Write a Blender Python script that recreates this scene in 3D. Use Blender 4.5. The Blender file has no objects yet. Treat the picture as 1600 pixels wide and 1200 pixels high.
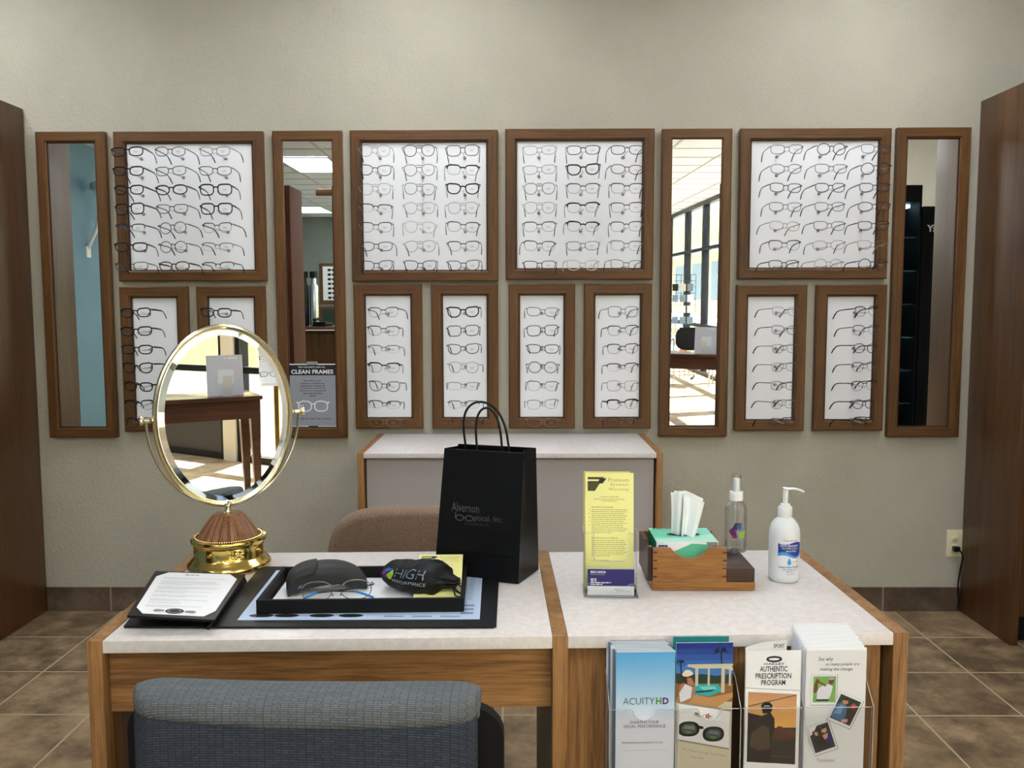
import bpy, bmesh, math, random
from mathutils import Matrix, Vector
random.seed(7)
C = bpy.context.scene.collection
S = bpy.context.scene
PI = math.pi

# ------------------------------------------------------------------ camera, world, sun, exposure
cam_d = bpy.data.cameras.new('camera'); cam = bpy.data.objects.new('camera', cam_d); C.objects.link(cam)
cam_d.sensor_width = 36; cam_d.lens = 1361.7 * 36 / 1600; cam_d.clip_start = .02; cam_d.clip_end = 100
def _cam():
    p, y, r = 0.0863838, 0.00748693, -0.00221058
    f = Vector((-math.sin(y)*math.cos(p), math.cos(y)*math.cos(p), -math.sin(p)))
    rt = Vector((math.cos(y), math.sin(y), 0)); up = rt.cross(f)
    a = rt*math.cos(r) + up*math.sin(r); b = up*math.cos(r) - rt*math.sin(r)
    m = Matrix((( a.x, b.x, -f.x, 0), (a.y, b.y, -f.y, 0), (a.z, b.z, -f.z, 1.3), (0, 0, 0, 1)))
    cam.matrix_world = m
_cam()
S.camera = cam
S.view_settings.view_transform = 'Standard'; S.view_settings.look = 'None'
S.view_settings.gamma = 1; S.view_settings.use_curve_mapping = False
S.view_settings.exposure = 0.5
W = bpy.data.worlds.new('world'); S.world = W; W.use_nodes = True
W.node_tree.nodes['Background'].inputs[0].default_value = (.72, .84, 1, 1)
W.node_tree.nodes['Background'].inputs[1].default_value = 9.0
sd = bpy.data.lights.new('sun', 'SUN'); sd.energy = 95; sd.angle = .009; sd.color = (1, .97, .92)
so = bpy.data.objects.new('sun', sd); C.objects.link(so)
so.rotation_euler = Vector((.60, -.22, .82)).to_track_quat('Z', 'Y').to_euler()
PANEL = 7.0          # ceiling light panels

# ------------------------------------------------------------------ materials
MATS = {}
def lin(c): return tuple(((v/255+.055)/1.055)**2.4 if v > 10 else v/255/12.92 for v in c)
def newmat(n):
    m = bpy.data.materials.new(n); m.use_nodes = True; MATS[n] = m
    return m, m.node_tree, m.node_tree.nodes['Principled BSDF']
def pm(n, c, rough=.5, metal=0, spec=.5, coat=0, emit=0, trans=0, ior=1.45):
    m, t, b = newmat(n)
    b.inputs['Base Color'].default_value = (*lin(c), 1); b.inputs['Roughness'].default_value = rough
    b.inputs['Metallic'].default_value = metal; b.inputs['Specular IOR Level'].default_value = spec
    b.inputs['Coat Weight'].default_value = coat; b.inputs['Transmission Weight'].default_value = trans; b.inputs['IOR'].default_value = ior
    if emit: b.inputs['Emission Color'].default_value = (*lin(c), 1); b.inputs['Emission Strength'].default_value = emit
    return m
def nd(t, k, **kw):
    n = t.nodes.new(k)
    for a, v in kw.items(): setattr(n, a, v)
    return n
def coords(t, scale=(1,1,1), rot=(0,0,0), loc=(0,0,0), obj=True):
    tc = nd(t, 'ShaderNodeTexCoord'); mp = nd(t, 'ShaderNodeMapping')
    mp.inputs['Scale'].default_value = scale; mp.inputs['Rotation'].default_value = rot; mp.inputs['Location'].default_value = loc
    t.links.new(tc.outputs['Object'], mp.inputs[0]); return mp.outputs[0]
def ramp(t, src, stops):
    r = nd(t, 'ShaderNodeValToRGB'); e = r.color_ramp.elements
    while len(e) < len(stops): e.new(.5)
    for i, (p, c) in enumerate(stops): e[i].position = p; e[i].color = (*lin(c), 1)
    t.links.new(src, r.inputs[0]); return r.outputs[0]
def bump(t, b, src, s, d=.002):
    n = nd(t, 'ShaderNodeBump'); n.inputs['Strength'].default_value = s; n.inputs['Distance'].default_value = d
    t.links.new(src, n.inputs['Height']); t.links.new(n.outputs[0], b.inputs['Normal'])
def noise(t, vec, scale, detail=4, rough=.5):
    n = nd(t, 'ShaderNodeTexNoise'); n.inputs['Scale'].default_value = scale; n.inputs['Detail'].default_value = detail
    n.inputs['Roughness'].default_value = rough
    t.links.new(vec, n.inputs['Vector']); return n.outputs['Fac']
def wood(n, c1, c2, c3, axis, rough=.4, grain=26, stretch=.06, bmp=.15, spec=.4):
    m, t, b = newmat(n)
    sc = [1, 1, 1]; sc[axis] = stretch
    v = coords(t, sc)
    a = noise(t, v, grain, 6, .65); f = noise(t, v, grain*7, 3, .6)
    mx = nd(t, 'ShaderNodeMath', operation='MULTIPLY_ADD'); mx.inputs[1].default_value = .45
    t.links.new(f, mx.inputs[0])
    m2 = nd(t, 'ShaderNodeMath', operation='MULTIPLY'); m2.inputs[1].default_value = .65; t.links.new(a, m2.inputs[0])
    t.links.new(m2.outputs[0], mx.inputs[2])
    t.links.new(ramp(t, mx.outputs[0], [(.36, c1), (.54, c2), (.74, c3)]), b.inputs['Base Color'])
    b.inputs['Roughness'].default_value = rough; b.inputs['Specular IOR Level'].default_value = spec
    bump(t, b, mx.outputs[0], bmp, .001); return m
for i, ax in enumerate('XYZ'):
    wood('frame_wood_'+ax, (58, 36, 16), (92, 60, 28), (118, 82, 42), i, .42, 20, .05)
    wood('oak_'+ax, (88, 58, 30), (144, 103, 60), (178, 136, 86), i, .45, 34, .05)
    wood('dark_wood_'+ax, (54, 33, 16), (82, 52, 27), (104, 70, 39), i, .36, 14, .05, .08, .5)
    wood('box_wood_'+ax, (92, 56, 26), (148, 100, 50), (174, 124, 70), i, .4, 60, .06)
wood('table_wood', (56, 34, 24), (80, 52, 38), (96, 66, 52), 0, .3, 14, .05)
wood('cabinet_brown', (60, 28, 16), (84, 42, 26), (104, 56, 36), 2, .6, 14, .05, .05, .15)
wood('walnut', (50, 30, 20), (64, 42, 30), (78, 54, 40), 0, .4, 60, .08)
wood('turned_wood', (92, 58, 36), (128, 86, 56), (150, 106, 74), 2, .35, 60, .06)
def wallmat(n, c, s=.55, sc=95):
    m, t, b = newmat(n)
    v = coords(t); a = noise(t, v, sc, 5, .6); l = noise(t, v, 3, 3)
    c2 = tuple(min(255, int(k*1.05)) for k in c)
    t.links.new(ramp(t, l, [(.3, c), (.7, c2)]), b.inputs['Base Color'])
    b.inputs['Roughness'].default_value = .75; b.inputs['Specular IOR Level'].default_value = .3
    bump(t, b, a, s, .006); return m
wallmat('wall_paint', (177, 173, 158))
wallmat('blue_paint', (112, 146, 166), .15)
wallmat('teal_paint', (122, 128, 122), .15)
wallmat('white_paint', (226, 224, 214), .2)
def tilemat(n, c1, c2, c3, grout, tile, ox, oy, w=.0035):
    m, t, b = newmat(n)
    v = coords(t); br = nd(t, 'ShaderNodeTexBrick'); br.offset = 0; br.squash = 1
    vm = coords(t, loc=(ox, oy, 0)); t.links.new(vm, br.inputs['Vector'])
    br.inputs['Scale'].default_value = 1; br.inputs['Brick Width'].default_value = tile; br.inputs['Row Height'].default_value = tile
    br.inputs['Mortar Size'].default_value = w; br.inputs['Mortar Smooth'].default_value = .1; br.inputs['Bias'].default_value = 0
    br.inputs['Color1'].default_value = (.35, .35, .35, 1); br.inputs['Color2'].default_value = (.62, .62, .62, 1)
    a = noise(t, v, 7.5, 10, .68); 
    ad = nd(t, 'ShaderNodeMath', operation='MULTIPLY_ADD'); ad.inputs[1].default_value = .3
    t.links.new(br.outputs['Color'], ad.inputs[0]); 
    m2 = nd(t, 'ShaderNodeMath', operation='MULTIPLY'); m2.inputs[1].default_value = .72; t.links.new(a, m2.inputs[0]); t.links.new(m2.outputs[0], ad.inputs[2])
    col = ramp(t, ad.outputs[0], [(.41, c1), (.5, c2), (.61, c3)])
    mx = nd(t, 'ShaderNodeMix', data_type='RGBA'); t.links.new(br.outputs['Fac'], mx.inputs[0]); t.links.new(col, mx.inputs[6])
    mx.inputs[7].default_value = (*lin(grout), 1); t.links.new(mx.outputs[2], b.inputs['Base Color'])
    b.inputs['Roughness'].default_value = .42; b.inputs['Specular IOR Level'].default_value = .4
    inv = nd(t, 'ShaderNodeMath', operation='SUBTRACT'); inv.inputs[0].default_value = 1; t.links.new(br.outputs['Fac'], inv.inputs[1])
    bump(t, b, inv.outputs[0], .4, .002); return m
tilemat('floor_tile', (98, 80, 61), (130, 109, 83), (164, 140, 110), (184, 166, 140), .3325, -1.61+.3325*20, -3.36+.3325*60)
tilemat('base_tile', (72, 58, 48), (92, 76, 62), (112, 96, 80), (150, 136, 118), .3325, .1, .02)
def lamin(n, c, c2, rough=.35, sc=60):
    m, t, b = newmat(n); v = coords(t)
    a = noise(t, v, sc, 8, .7)
    t.links.new(ramp(t, a, [(.40, c), (.62, c2)]), b.inputs['Base Color'])
    b.inputs['Roughness'].default_value = rough; return m
lamin('laminate', (214, 207, 205), (226, 221, 219), .3)
lamin('cushion_brown', (104, 84, 68), (160, 136, 116), .95, 520)
def fabric(n, c1, c2, mort, sc, tilt):
    m, t, b = newmat(n); br = nd(t, 'ShaderNodeTexBrick')
    tc = nd(t, 'ShaderNodeTexCoord'); sp = nd(t, 'ShaderNodeSeparateXYZ'); cb = nd(t, 'ShaderNodeCombineXYZ')
    t.links.new(tc.outputs['Object'], sp.inputs[0]); t.links.new(sp.outputs[0], cb.inputs[0])
    ad = nd(t, 'ShaderNodeMath', operation='ADD'); t.links.new(sp.outputs[1], ad.inputs[0]); t.links.new(sp.outputs[2], ad.inputs[1])
    t.links.new(ad.outputs[0], cb.inputs[1])
    t.links.new(cb.outputs[0], br.inputs['Vector']); br.offset = .37
    br.inputs['Scale'].default_value = sc; br.inputs['Brick Width'].default_value = 1.1; br.inputs['Row Height'].default_value = .40; br.squash = 1.7; br.squash_frequency = 3; br.offset_frequency = 3
    br.inputs['Mortar Size'].default_value = .085; br.inputs['Mortar Smooth'].default_value = .3
    br.inputs['Color1'].default_value = (*lin(c1), 1); br.inputs['Color2'].default_value = (*lin(c2), 1); br.inputs['Mortar'].default_value = (*lin(mort), 1)
    t.links.new(br.outputs['Color'], b.inputs['Base Color']); b.inputs['Roughness'].default_value = .9
    a = noise(t, coords(t), 900, 2); bump(t, b, a, .5, .002); return m
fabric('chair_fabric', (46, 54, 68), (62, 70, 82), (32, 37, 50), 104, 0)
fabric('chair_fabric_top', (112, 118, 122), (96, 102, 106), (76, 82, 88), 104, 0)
def clear(n, tint=(255, 255, 255), fac=.08, rough=.03, absorb=.97, k=.6):
    m = bpy.data.materials.new(n); m.use_nodes = True; MATS[n] = m; t = m.node_tree
    t.nodes.clear(); o = nd(t, 'ShaderNodeOutputMaterial'); tr = nd(t, 'ShaderNodeBsdfTransparent'); g = nd(t, 'ShaderNodeBsdfGlossy')
    mx = nd(t, 'ShaderNodeMixShader'); fr = nd(t, 'ShaderNodeLayerWeight'); fr.inputs[0].default_value = .25
    mm = nd(t, 'ShaderNodeMath', operation='MULTIPLY_ADD'); mm.inputs[1].default_value = k; mm.inputs[2].default_value = fac
    t.links.new(fr.outputs['Fresnel'], mm.inputs[0]); t.links.new(mm.outputs[0], mx.inputs[0])
    c = lin(tint); tr.inputs[0].default_value = (c[0]*absorb, c[1]*absorb, c[2]*absorb, 1); g.inputs['Roughness'].default_value = rough
    g.inputs['Color'].default_value = (.9, .9, .9, 1)
    t.links.new(tr.outputs[0], mx.inputs[1]); t.links.new(g.outputs[0], mx.inputs[2]); t.links.new(mx.outputs[0], o.inputs[0]); return m
clear('lens', (255, 255, 255), .0, .12, .975, .35)
clear('acrylic', (255, 255, 255), .0, .05, .985)
pm('acrylic_edge', (214, 220, 224), .15, spec=.8); MATS['acrylic_edge'].node_tree.nodes['Principled BSDF'].inputs['Alpha'].default_value = .5
clear('pane', (253, 255, 254), .0, .01, .97)
clear('bottle_plastic', (252, 253, 254), .03, .06, .97)
clear('glass_shelf', (60, 190, 180), .1, .03, .9)
pm('mirror', (236, 240, 238), .0, 1); pm('mirror_bevel', (240, 244, 250), .04, 1)
pm('peg_clip', (146, 146, 144), .35); 
pm('panel_white', (242, 244, 248), .45); pm('paper', (240, 242, 246), .6); pm('paper_edge', (190, 196, 206), .7)
pm('black', (5, 5, 7), .38, spec=.35); pm('black_matte', (9, 9, 12), .65, spec=.3); pm('black_paper', (4, 4, 6), .42, spec=.35); pm('leather', (15, 15, 19), .42, spec=.4); pm('pad_black', (16, 17, 20), .45, spec=.4)
pm('case_grey', (36, 37, 39), .55); pm('pouch', (7, 8, 13), .6, spec=.35); pm('cord', (12, 10, 10), .7)
pm('brass', (222, 194, 112), .16, 1); pm('brass_pale', (232, 224, 190), .2, 1); pm('steel', (196, 196, 198), .25, 1)
pm('grey_panel', (176, 171, 170), .5); pm('olive_panel', (96, 86, 70), .5); pm('cream_plastic', (226, 220, 184), .4)
pm('white_plastic', (236, 238, 238), .3); pm('milky', (226, 230, 232), .3, 0, .5); MATS['milky'].node_tree.nodes['Principled BSDF'].inputs['Subsurface Weight'].default_value = .15
MATS['milky'].node_tree.nodes['Principled BSDF'].inputs['Subsurface Radius'].default_value = (.01, .01, .01)
pm('tissue', (236, 242, 244), .8)
pm('alu_dark', (30, 30, 34), .35, .6); pm('kick', (36, 38, 42), .35); pm('concrete', (196, 190, 180), .8); pm('yellow_wall', (226, 196, 116), .8)
pm('ceiling_tile', (226, 233, 240), .8); pm('sign_pale', (206, 206, 216), .5); pm('grid', (188, 190, 190), .5); pm('ink', (40, 42, 48), .7); pm('ink_grey', (120, 124, 128), .7); pm('ink_light', (168, 172, 178), .7)
pm('poster_grey', (146, 150, 160), .55); pm('poster_black', (22, 24, 30), .5); pm('poster_white', (226, 228, 232), .55)
pm('yellow_paper', (244, 241, 160), .6); pm('yellow_edge', (226, 220, 130), .6); pm('logo_olive', (74, 78, 44), .6); pm('ink_olive', (104, 108, 66), .7); pm('ink_olive_lt', (168, 168, 100), .7)
pm('purple_card', (44, 40, 104), .5); pm('white_ink', (232, 234, 240), .6); pm('blue_sheet', (186, 206, 234), .4)
pm('logo_purple', (128, 50, 128), .5); pm('logo_blue', (34, 92, 178), .5); pm('logo_dkblue', (20, 60, 110), .5); pm('logo_green', (150, 196, 60), .5); pm('logo_dkgreen', (80, 150, 50), .5); pm('bag_ink', (88, 88, 88), .6)
pm('kim_green', (96, 196, 158), .5); pm('kim_teal', (120, 214, 196), .5); pm('kim_dark', (20, 110, 78), .5); pm('kim_pale', (176, 228, 210), .5)
pm('label_blue', (30, 56, 150), .4); pm('label_cyan', (60, 150, 220), .4); pm('label_yellow', (228, 226, 60), .4)
pm('acuity_top', (70, 158, 226), .5)
for i in range(30):
    k = i/29; pm('sky%d' % i, tuple(int(a+(b-a)*k) for a, b in zip((88, 170, 228), (226, 232, 246))), .45)
for i in range(8):
    k = i/7; pm('dusk%d' % i, tuple(int(a+(b-a)*k) for a, b in zip((196, 146, 108), (232, 178, 96))), .45)
for i in range(5):
    k = i/4; pm('deep%d' % i, tuple(int(a+(b-a)*k) for a, b in zip((24, 50, 140), (60, 120, 190))), .45)
for n, c in dict(maroon=(96, 28, 70), silh=(46, 38, 38), silh2=(84, 72, 60), treeline=(92, 60, 46), field=(60, 54, 50), pic_green=(120, 170, 90), skin=(176, 120, 90), skin2=(110, 70, 52), shirt=(214, 218, 228), denim=(70, 110, 150),
                 denim_lt=(110, 150, 190), hair=(60, 38, 30), red=(190, 60, 60), dk_green=(40, 60, 50), pool=(40, 170, 176), pool2=(110, 206, 200), sand=(186, 140, 90), sand2=(140, 96, 56), hat=(226, 214, 196), palm=(14, 24, 34), beam=(200, 190, 170),
                 dark_pic=(40, 36, 40), cream_pic=(206, 198, 176), tan_text=(150, 140, 120), glass_pic=(70, 84, 80), pinkish=(206, 150, 140), teal_card=(20, 130, 130), coral=(226, 110, 90), steelblue=(120, 140, 160)).items(): pm(n, c, .5)
pm('neon', (255, 90, 70), .5, emit=6)
pm('shelf_light', (180, 225, 255), .5, emit=3)
m = pm('light_panel', (255, 246, 228), .5); m.node_tree.nodes['Principled BSDF'].inputs['Emission Color'].default_value = (.93, .965, 1, 1); m.node_tree.nodes['Principled BSDF'].inputs['Emission Strength'].default_value = PANEL
# spectacle frame colours
pm('gl_K', (16, 16, 18), .25); pm('gl_k', (22, 22, 26), .3); pm('gl_g', (58, 58, 62), .3, .5); pm('gl_s', (110, 110, 114), .3, .7)
pm('gl_y', (140, 124, 98), .3, .7); pm('gl_t', (72, 44, 26), .25); pm('gl_w', (206, 206, 206), .2); pm('gl_u', (34, 44, 84), .25); pm('gl_r', (120, 30, 40), .25)
pm('tip_blue', (20, 130, 210), .3)

# ------------------------------------------------------------------ mesh helpers
TC = {}
def text_geo(s, bold):
    k = (s, bold)
    if k in TC: return TC[k]
    cu = bpy.data.curves.new('t', 'FONT'); cu.body = s; cu.size = 1; cu.resolution_u = 2; cu.offset = bold
    o = bpy.data.objects.new('t', cu); C.objects.link(o)
    dg = bpy.context.evaluated_depsgraph_get(); me = bpy.data.meshes.new_from_object(o.evaluated_get(dg))
    vs = [tuple(v.co) for v in me.vertices]; fs = [tuple(p.vertices) for p in me.polygons]
    bpy.data.meshes.remove(me); bpy.data.objects.remove(o); bpy.data.curves.remove(cu)
    TC[k] = (vs, fs); return TC[k]
def plane(o, ux, uy):
    ux = Vector(ux).normalized(); uy = Vector(uy); n = ux.cross(uy).normalized(); uy = n.cross(ux)
    return Matrix(((ux.x, uy.x, n.x, o[0]), (ux.y, uy.y, n.y, o[1]), (ux.z, uy.z, n.z, o[2]), (0, 0, 0, 1)))
def T(x, y, z=0): return Matrix.Translation((x, y, z))
def RZ(a): return Matrix.Rotation(a, 4, 'Z')
def RX(a): return Matrix.Rotation(a, 4, 'X')
def RY(a): return Matrix.Rotation(a, 4, 'Y')
class MB:
    def __init__(s): s.v = []; s.f = []; s.m = []; s.mats = []; s.M = None
    def add(s, vs, fs, mat, M=None):
        if mat not in s.mats: s.mats.append(mat)
        k = s.mats.index(mat); b = len(s.v)
        for v in vs:
            v = Vector(v)
            if M is not None: v = M @ v if isinstance(M, Matrix) else Vector(M(v))
            if s.M is not None: v = s.M @ v
            s.v.append(v)
        for f in fs: s.f.append(tuple(i+b for i in f)); s.m.append(k)
        return s
    def box(s, x0, x1, y0, y1, z0, z1, mat, M=None, bev=0):
        if bev:
            bm = bmesh.new(); bmesh.ops.create_cube(bm, size=1)
            for v in bm.verts: v.co = Vector(((x0+x1)/2+v.co.x*(x1-x0), (y0+y1)/2+v.co.y*(y1-y0), (z0+z1)/2+v.co.z*(z1-z0)))
            bmesh.ops.bevel(bm, geom=bm.edges[:], offset=bev, segments=2, affect='EDGES', profile=.6)
            bm.verts.index_update(); vs = [v.co.copy() for v in bm.verts]; fs = [[v.index for v in f.verts] for f in bm.faces]; bm.free()
            return s.add(vs, fs, mat, M)
        vs = [(x, y, z) for z in (z0, z1) for y in (y0, y1) for x in (x0, x1)]
        return s.add(vs, [(0, 2, 3, 1), (4, 5, 7, 6), (0, 1, 5, 4), (2, 6, 7, 3), (0, 4, 6, 2), (1, 3, 7, 5)], mat, M)
    def poly(s, pts, mat, z=0, M=None): return s.add([(p[0], p[1], z) for p in pts], [tuple(range(len(pts)))], mat, M)
    def rect(s, x0, y0, x1, y1, mat, z=0, M=None): return s.poly([(x0, y0), (x1, y0), (x1, y1), (x0, y1)], mat, z, M)
    def disc(s, cx, cy, rx, ry, mat, z=0, M=None, n=24, a=0):
        return s.poly([(cx+rx*math.cos(2*PI*i/n)*math.cos(a)-ry*math.sin(2*PI*i/n)*math.sin(a), cy+rx*math.cos(2*PI*i/n)*math.sin(a)+ry*math.sin(2*PI*i/n)*math.cos(a)) for i in range(n)], mat, z, M)
    def prism(s, pts, z0, z1, mat, M=None):
        n = len(pts)
        return s.add([(p[0], p[1], z0) for p in pts]+[(p[0], p[1], z1) for p in pts],
              [tuple(range(n))[::-1], tuple(range(n, 2*n))]+[(i, (i+1) % n, n+(i+1) % n, n+i) for i in range(n)], mat, M)
    def lathe(s, prof, mat, seg=32, M=None, cap=True):
        vs = []; fs = []; n = len(prof)
        for r, z in prof:
            for i in range(seg): a = 2*PI*i/seg; vs.append((r*math.cos(a), r*math.sin(a), z))
        for j in range(n-1):
            for i in range(seg): fs.append((j*seg+i, j*seg+(i+1) % seg, (j+1)*seg+(i+1) % seg, (j+1)*seg+i))
        if cap:
            if prof[0][0] > 1e-5: fs.append(tuple(range(seg))[::-1])
            if prof[-1][0] > 1e-5: fs.append(tuple((n-1)*seg+i for i in range(seg)))
        return s.add(vs, fs, mat, M)
    def tube(s, pts, r, mat, seg=8, closed=False, M=None, flat=None):
        P = [Vector(p) for p in pts]; n = len(P); vs = []; fs = []
        up = None
        for i, p in enumerate(P):
            if closed: d = P[(i+1) % n]-P[i-1]
            else: d = P[min(i+1, n-1)]-P[max(i-1, 0)]
            d.normalize()
            if up is None: up = d.orthogonal().normalized() if flat is None else Vector(flat)
            up = (up-d*up.dot(d)); up = up.normalized() if up.length > 1e-6 else d.orthogonal().normalized()
            sd_ = d.cross(up); rr = r[i] if isinstance(r, (list, tuple)) and not (len(r) == 2 and flat) else r
            ra, rb = rr if isinstance(rr, tuple) else (rr, rr)
            for k in range(seg):
                a = 2*PI*k/seg; vs.append(p+up*math.cos(a)*ra+sd_*math.sin(a)*rb)
        L = n if closed else n-1
        for i in range(L):
            for k in range(seg):
                a, b = i*seg, ((i+1) % n)*seg; fs.append((a+k, b+k, b+(k+1) % seg, a+(k+1) % seg))
        if not closed: fs.append(tuple(range(seg))); fs.append(tuple((n-1)*seg+k for k in range(seg))[::-1])
        return s.add(vs, fs, mat, M)
    def grid(s, fn, nu, nv, mat, M=None, closed_u=False):
        vs = [fn(i/(nu if closed_u else nu-1), j/(nv-1)) for j in range(nv) for i in range(nu)]; fs = []
        for j in range(nv-1):
            for i in range(nu if closed_u else nu-1):
                a = j*nu+i; b = j*nu+(i+1) % nu; fs.append((a, b, b+nu, a+nu))
        return s.add(vs, fs, mat, M)
    def text(s, body, x, y, w, h, mat, z=0, M=None, bold=0., shear=0., align='L'):
        vs, fs = text_geo(body, bold)
        if not vs: return s
        x0 = min(v[0] for v in vs); x1 = max(v[0] for v in vs); y0 = min(v[1] for v in vs); y1 = max(v[1] for v in vs)
        if w is None: w = h*(x1-x0)/(y1-y0)
        if h is None: h = w*(y1-y0)/(x1-x0)
        if align == 'C': x -= w/2
        if align == 'R': x -= w
        out = [(x+(a-x0)/(x1-x0)*w+shear*(b-y0)/(y1-y0)*h, y+(b-y0)/(y1-y0)*h, z) for a, b, c in vs]
        return s.add(out, fs, mat, M)
    def mesh(s, name, ang=35):
        me = bpy.data.meshes.new(name); me.from_pydata([tuple(v) for v in s.v], [], s.f)
        for k in s.mats: me.materials.append(MATS[k])
        me.polygons.foreach_set('material_index', s.m)
        if ang: me.polygons.foreach_set('use_smooth', [True]*len(s.f))
        me.update()
        if ang: me.set_sharp_from_angle(angle=math.radians(ang))
        return me
    def build(s, name, parent=None, ang=35, fix=True):
        me = s.mesh(name, ang)
        if fix:
            bm = bmesh.new(); bm.from_mesh(me); bmesh.ops.recalc_face_normals(bm, faces=bm.faces[:]); bm.to_mesh(me); bm.free()
            if ang: me.set_sharp_from_angle(angle=math.radians(ang))
        return link(name, me, parent)
def link(name, me, parent=None):
    o = bpy.data.objects.new(name, me); C.objects.link(o)
    if parent: o.parent = parent
    return o
def tag(o, label, cat, group=None):
    o['label'] = label; o['category'] = cat
    if group: o['group'] = group
    return o
def thing(name, label, cat, loc=(0, 0, 0), rz=0, group=None):
    o = bpy.data.objects.new(name, None); C.objects.link(o); o.location = loc; o.rotation_euler = (0, 0, rz); o.empty_display_size = .05
    return tag(o, label, cat, group)
def struct(o): o['kind'] = 'structure'; return o
def quick(name, parent, *a, **k):
    return MB().box(*a, **k).build(name, parent)
def lines(mb, x, y, w, n, dy, h, mat, z, M, seed=0, center=False):
    """rows of small word shapes standing for body print too small to read"""
    r = random.Random(seed)
    for i in range(n):
        ww = w*(1 if i < n-1 else .55)*(r.uniform(.86, 1)); px = x+(w-ww)/2 if center else x; e = px+ww
        while px < e-h:
            l = min(r.uniform(1.5, 6)*h, e-px); mb.rect(px, y-i*dy, px+l, y-i*dy+h, mat, z, M); px += l+h*.8

# ------------------------------------------------------------------ the room
D = 3.668; XL, XR, YB, H = -4.0, 3.24, -10.0, 2.82
struct(quick('floor', None, XL, XR, YB, D, -.1, 0, 'floor_tile'))
struct(quick('wall_back', None, XL-.1, XR+.1, D, D+.12, -.1, H+.1, 'wall_paint'))
struct(quick('baseboard_back', None, -2.04, 1.89, D-.009, D, 0, .104, 'base_tile'))
struct(quick('wall_left', None, XL-.12, XL, YB, D, -.1, H+.1, 'blue_paint'))
struct(quick('wall_front', None, XL-.12, XR+.1, YB-.12, YB, -.1, H+.1, 'teal_paint'))
struct(quick('wall_right', None, XR, XR+.12, -.62, D, -.1, H+.1, 'white_paint'))
struct(quick('trim_1', None, XR-.02, XR+.12, -2.86, -2.70, 0, H, 'cream_pic'))
# suspended ceiling: tiles with a metal grid, luminaires let into it
lights = [(-2.2, 2.72), (-.4, 2.72), (1.4, 2.72), (-2.2, -.1), (-.4, -.1), (1.4, -.1), (-2.2, -2.9), (-.4, -2.9), (1.4, -2.9), (-3.4, -5.4), (-1.0, -5.4), (1.4, -5.4), (-3.4, -8.4), (-1.0, -8.4), (1.4, -8.4)]
mb = MB(); mb.box(XL-.1, XR+.1, YB-.1, D+.1, H, H+.1, 'ceiling_tile')
ce = struct(mb.build('ceiling', None, 0))
mb = MB()
x = -2.5
for k in range(-2, 10):
    xx = -2.5+k*.6
    if XL < xx < XR: mb.box(xx-.012, xx+.012, YB, D, H-.006, H-.0005, 'grid')
for k in range(0, 24):
    yy = -9.6+k*.6
    if YB < yy < D: mb.box(XL, XR, yy-.012, yy+.012, H-.0055, H-.0004, 'grid')
struct(mb.build('trim_2', None, 0))
places = {0: 'nearest the display wall'}
for i, (lx, ly) in enumerate(lights):
    row = ['over the desks', 'just behind the desks', 'in the middle of the shop', 'over the reception counter', 'at the far end of the shop'][i//3]
    col = ['blue wall side', 'middle one', 'window side'][i % 3]
    t = thing('ceiling_light', 'rectangular ceiling light %s, %s' % (row, col), 'ceiling light', (lx, ly, H), 0, 'recessed ceiling lights')
    quick('diffuser', t, -.27, .27, -.57, .57, -.012, -.007, 'light_panel')
    mb = MB()
    for a in ((-.3, -.27, -.6, .6), (.27, .3, -.6, .6), (-.27, .27, -.6, -.57), (-.27, .27, .57, .6)): mb.box(*a, -.016, -.0065, 'grid')
    mb.build('housing_frame', t, 0)
# storefront along the right
def bay(n, y0, y1, kick=0):
    mb = MB()
    for a, b in ((y0, y0+.055), (y1-.055, y1)): mb.box(XR, XR+.1, a, b, 0, H-.02, 'alu_dark')
    for z in (.0, .77, 2.02, H-.07): mb.box(XR+.001, XR+.099, y0, y1, z, z+.055, 'alu_dark')
    if kick: mb.box(XR+.02, XR+.07, y0, y1, .05, kick, 'kick')
    f = struct(mb.build('window_%d' % n, None, 0))
    p = quick('pane', f, XR+.045, XR+.051, y0+.03, y1-.03, .03, H-.05, 'pane')
bay(1, -10, -8.35); bay(2, -8.35, -7.0); bay(3, -7.0, -5.63); bay(4, -5.63, -4.3); bay(5, -4.3, -2.86, .36); bay(6, -2.70, -1.62); bay(7, -1.62, -.62)
struct(quick('trim_3', None, XR-.0, XR+.12, YB, -.62, H-.02, H+.1, 'alu_dark'))
# outside: pavement and the pale building across it
tag(quick('pavement', None, XR+.12, 30, -30, 30, -.16, -.03, 'concrete'), 'sunlit pale concrete pavement outside the storefront windows', 'pavement')
bpy.data.objects['pavement']['kind'] = 'structure'
t = thing('building', 'pale yellow building across the pavement, seen through the storefront', 'building', (11, -9, -.03))
quick('facade', t, 0, 6, -70, 18, 0, 9, 'yellow_wall')
quick('canopy', t, -1.2, 0, -70, 18, 3.4, 3.6, 'concrete')
for k in range(18):
    w_ = quick('window', t, -.05, .02, -66+k*4.6, -63+k*4.6, .9, 2.9, 'alu_dark'); quick('pane', w_, -.06, -.045, -65.9+k*4.6, -63.1+k*4.6, 1., 2.8, 'glass_pic')

MATS['cab_Z'] = MATS['cab_X'] = MATS['cabinet_brown']
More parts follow.
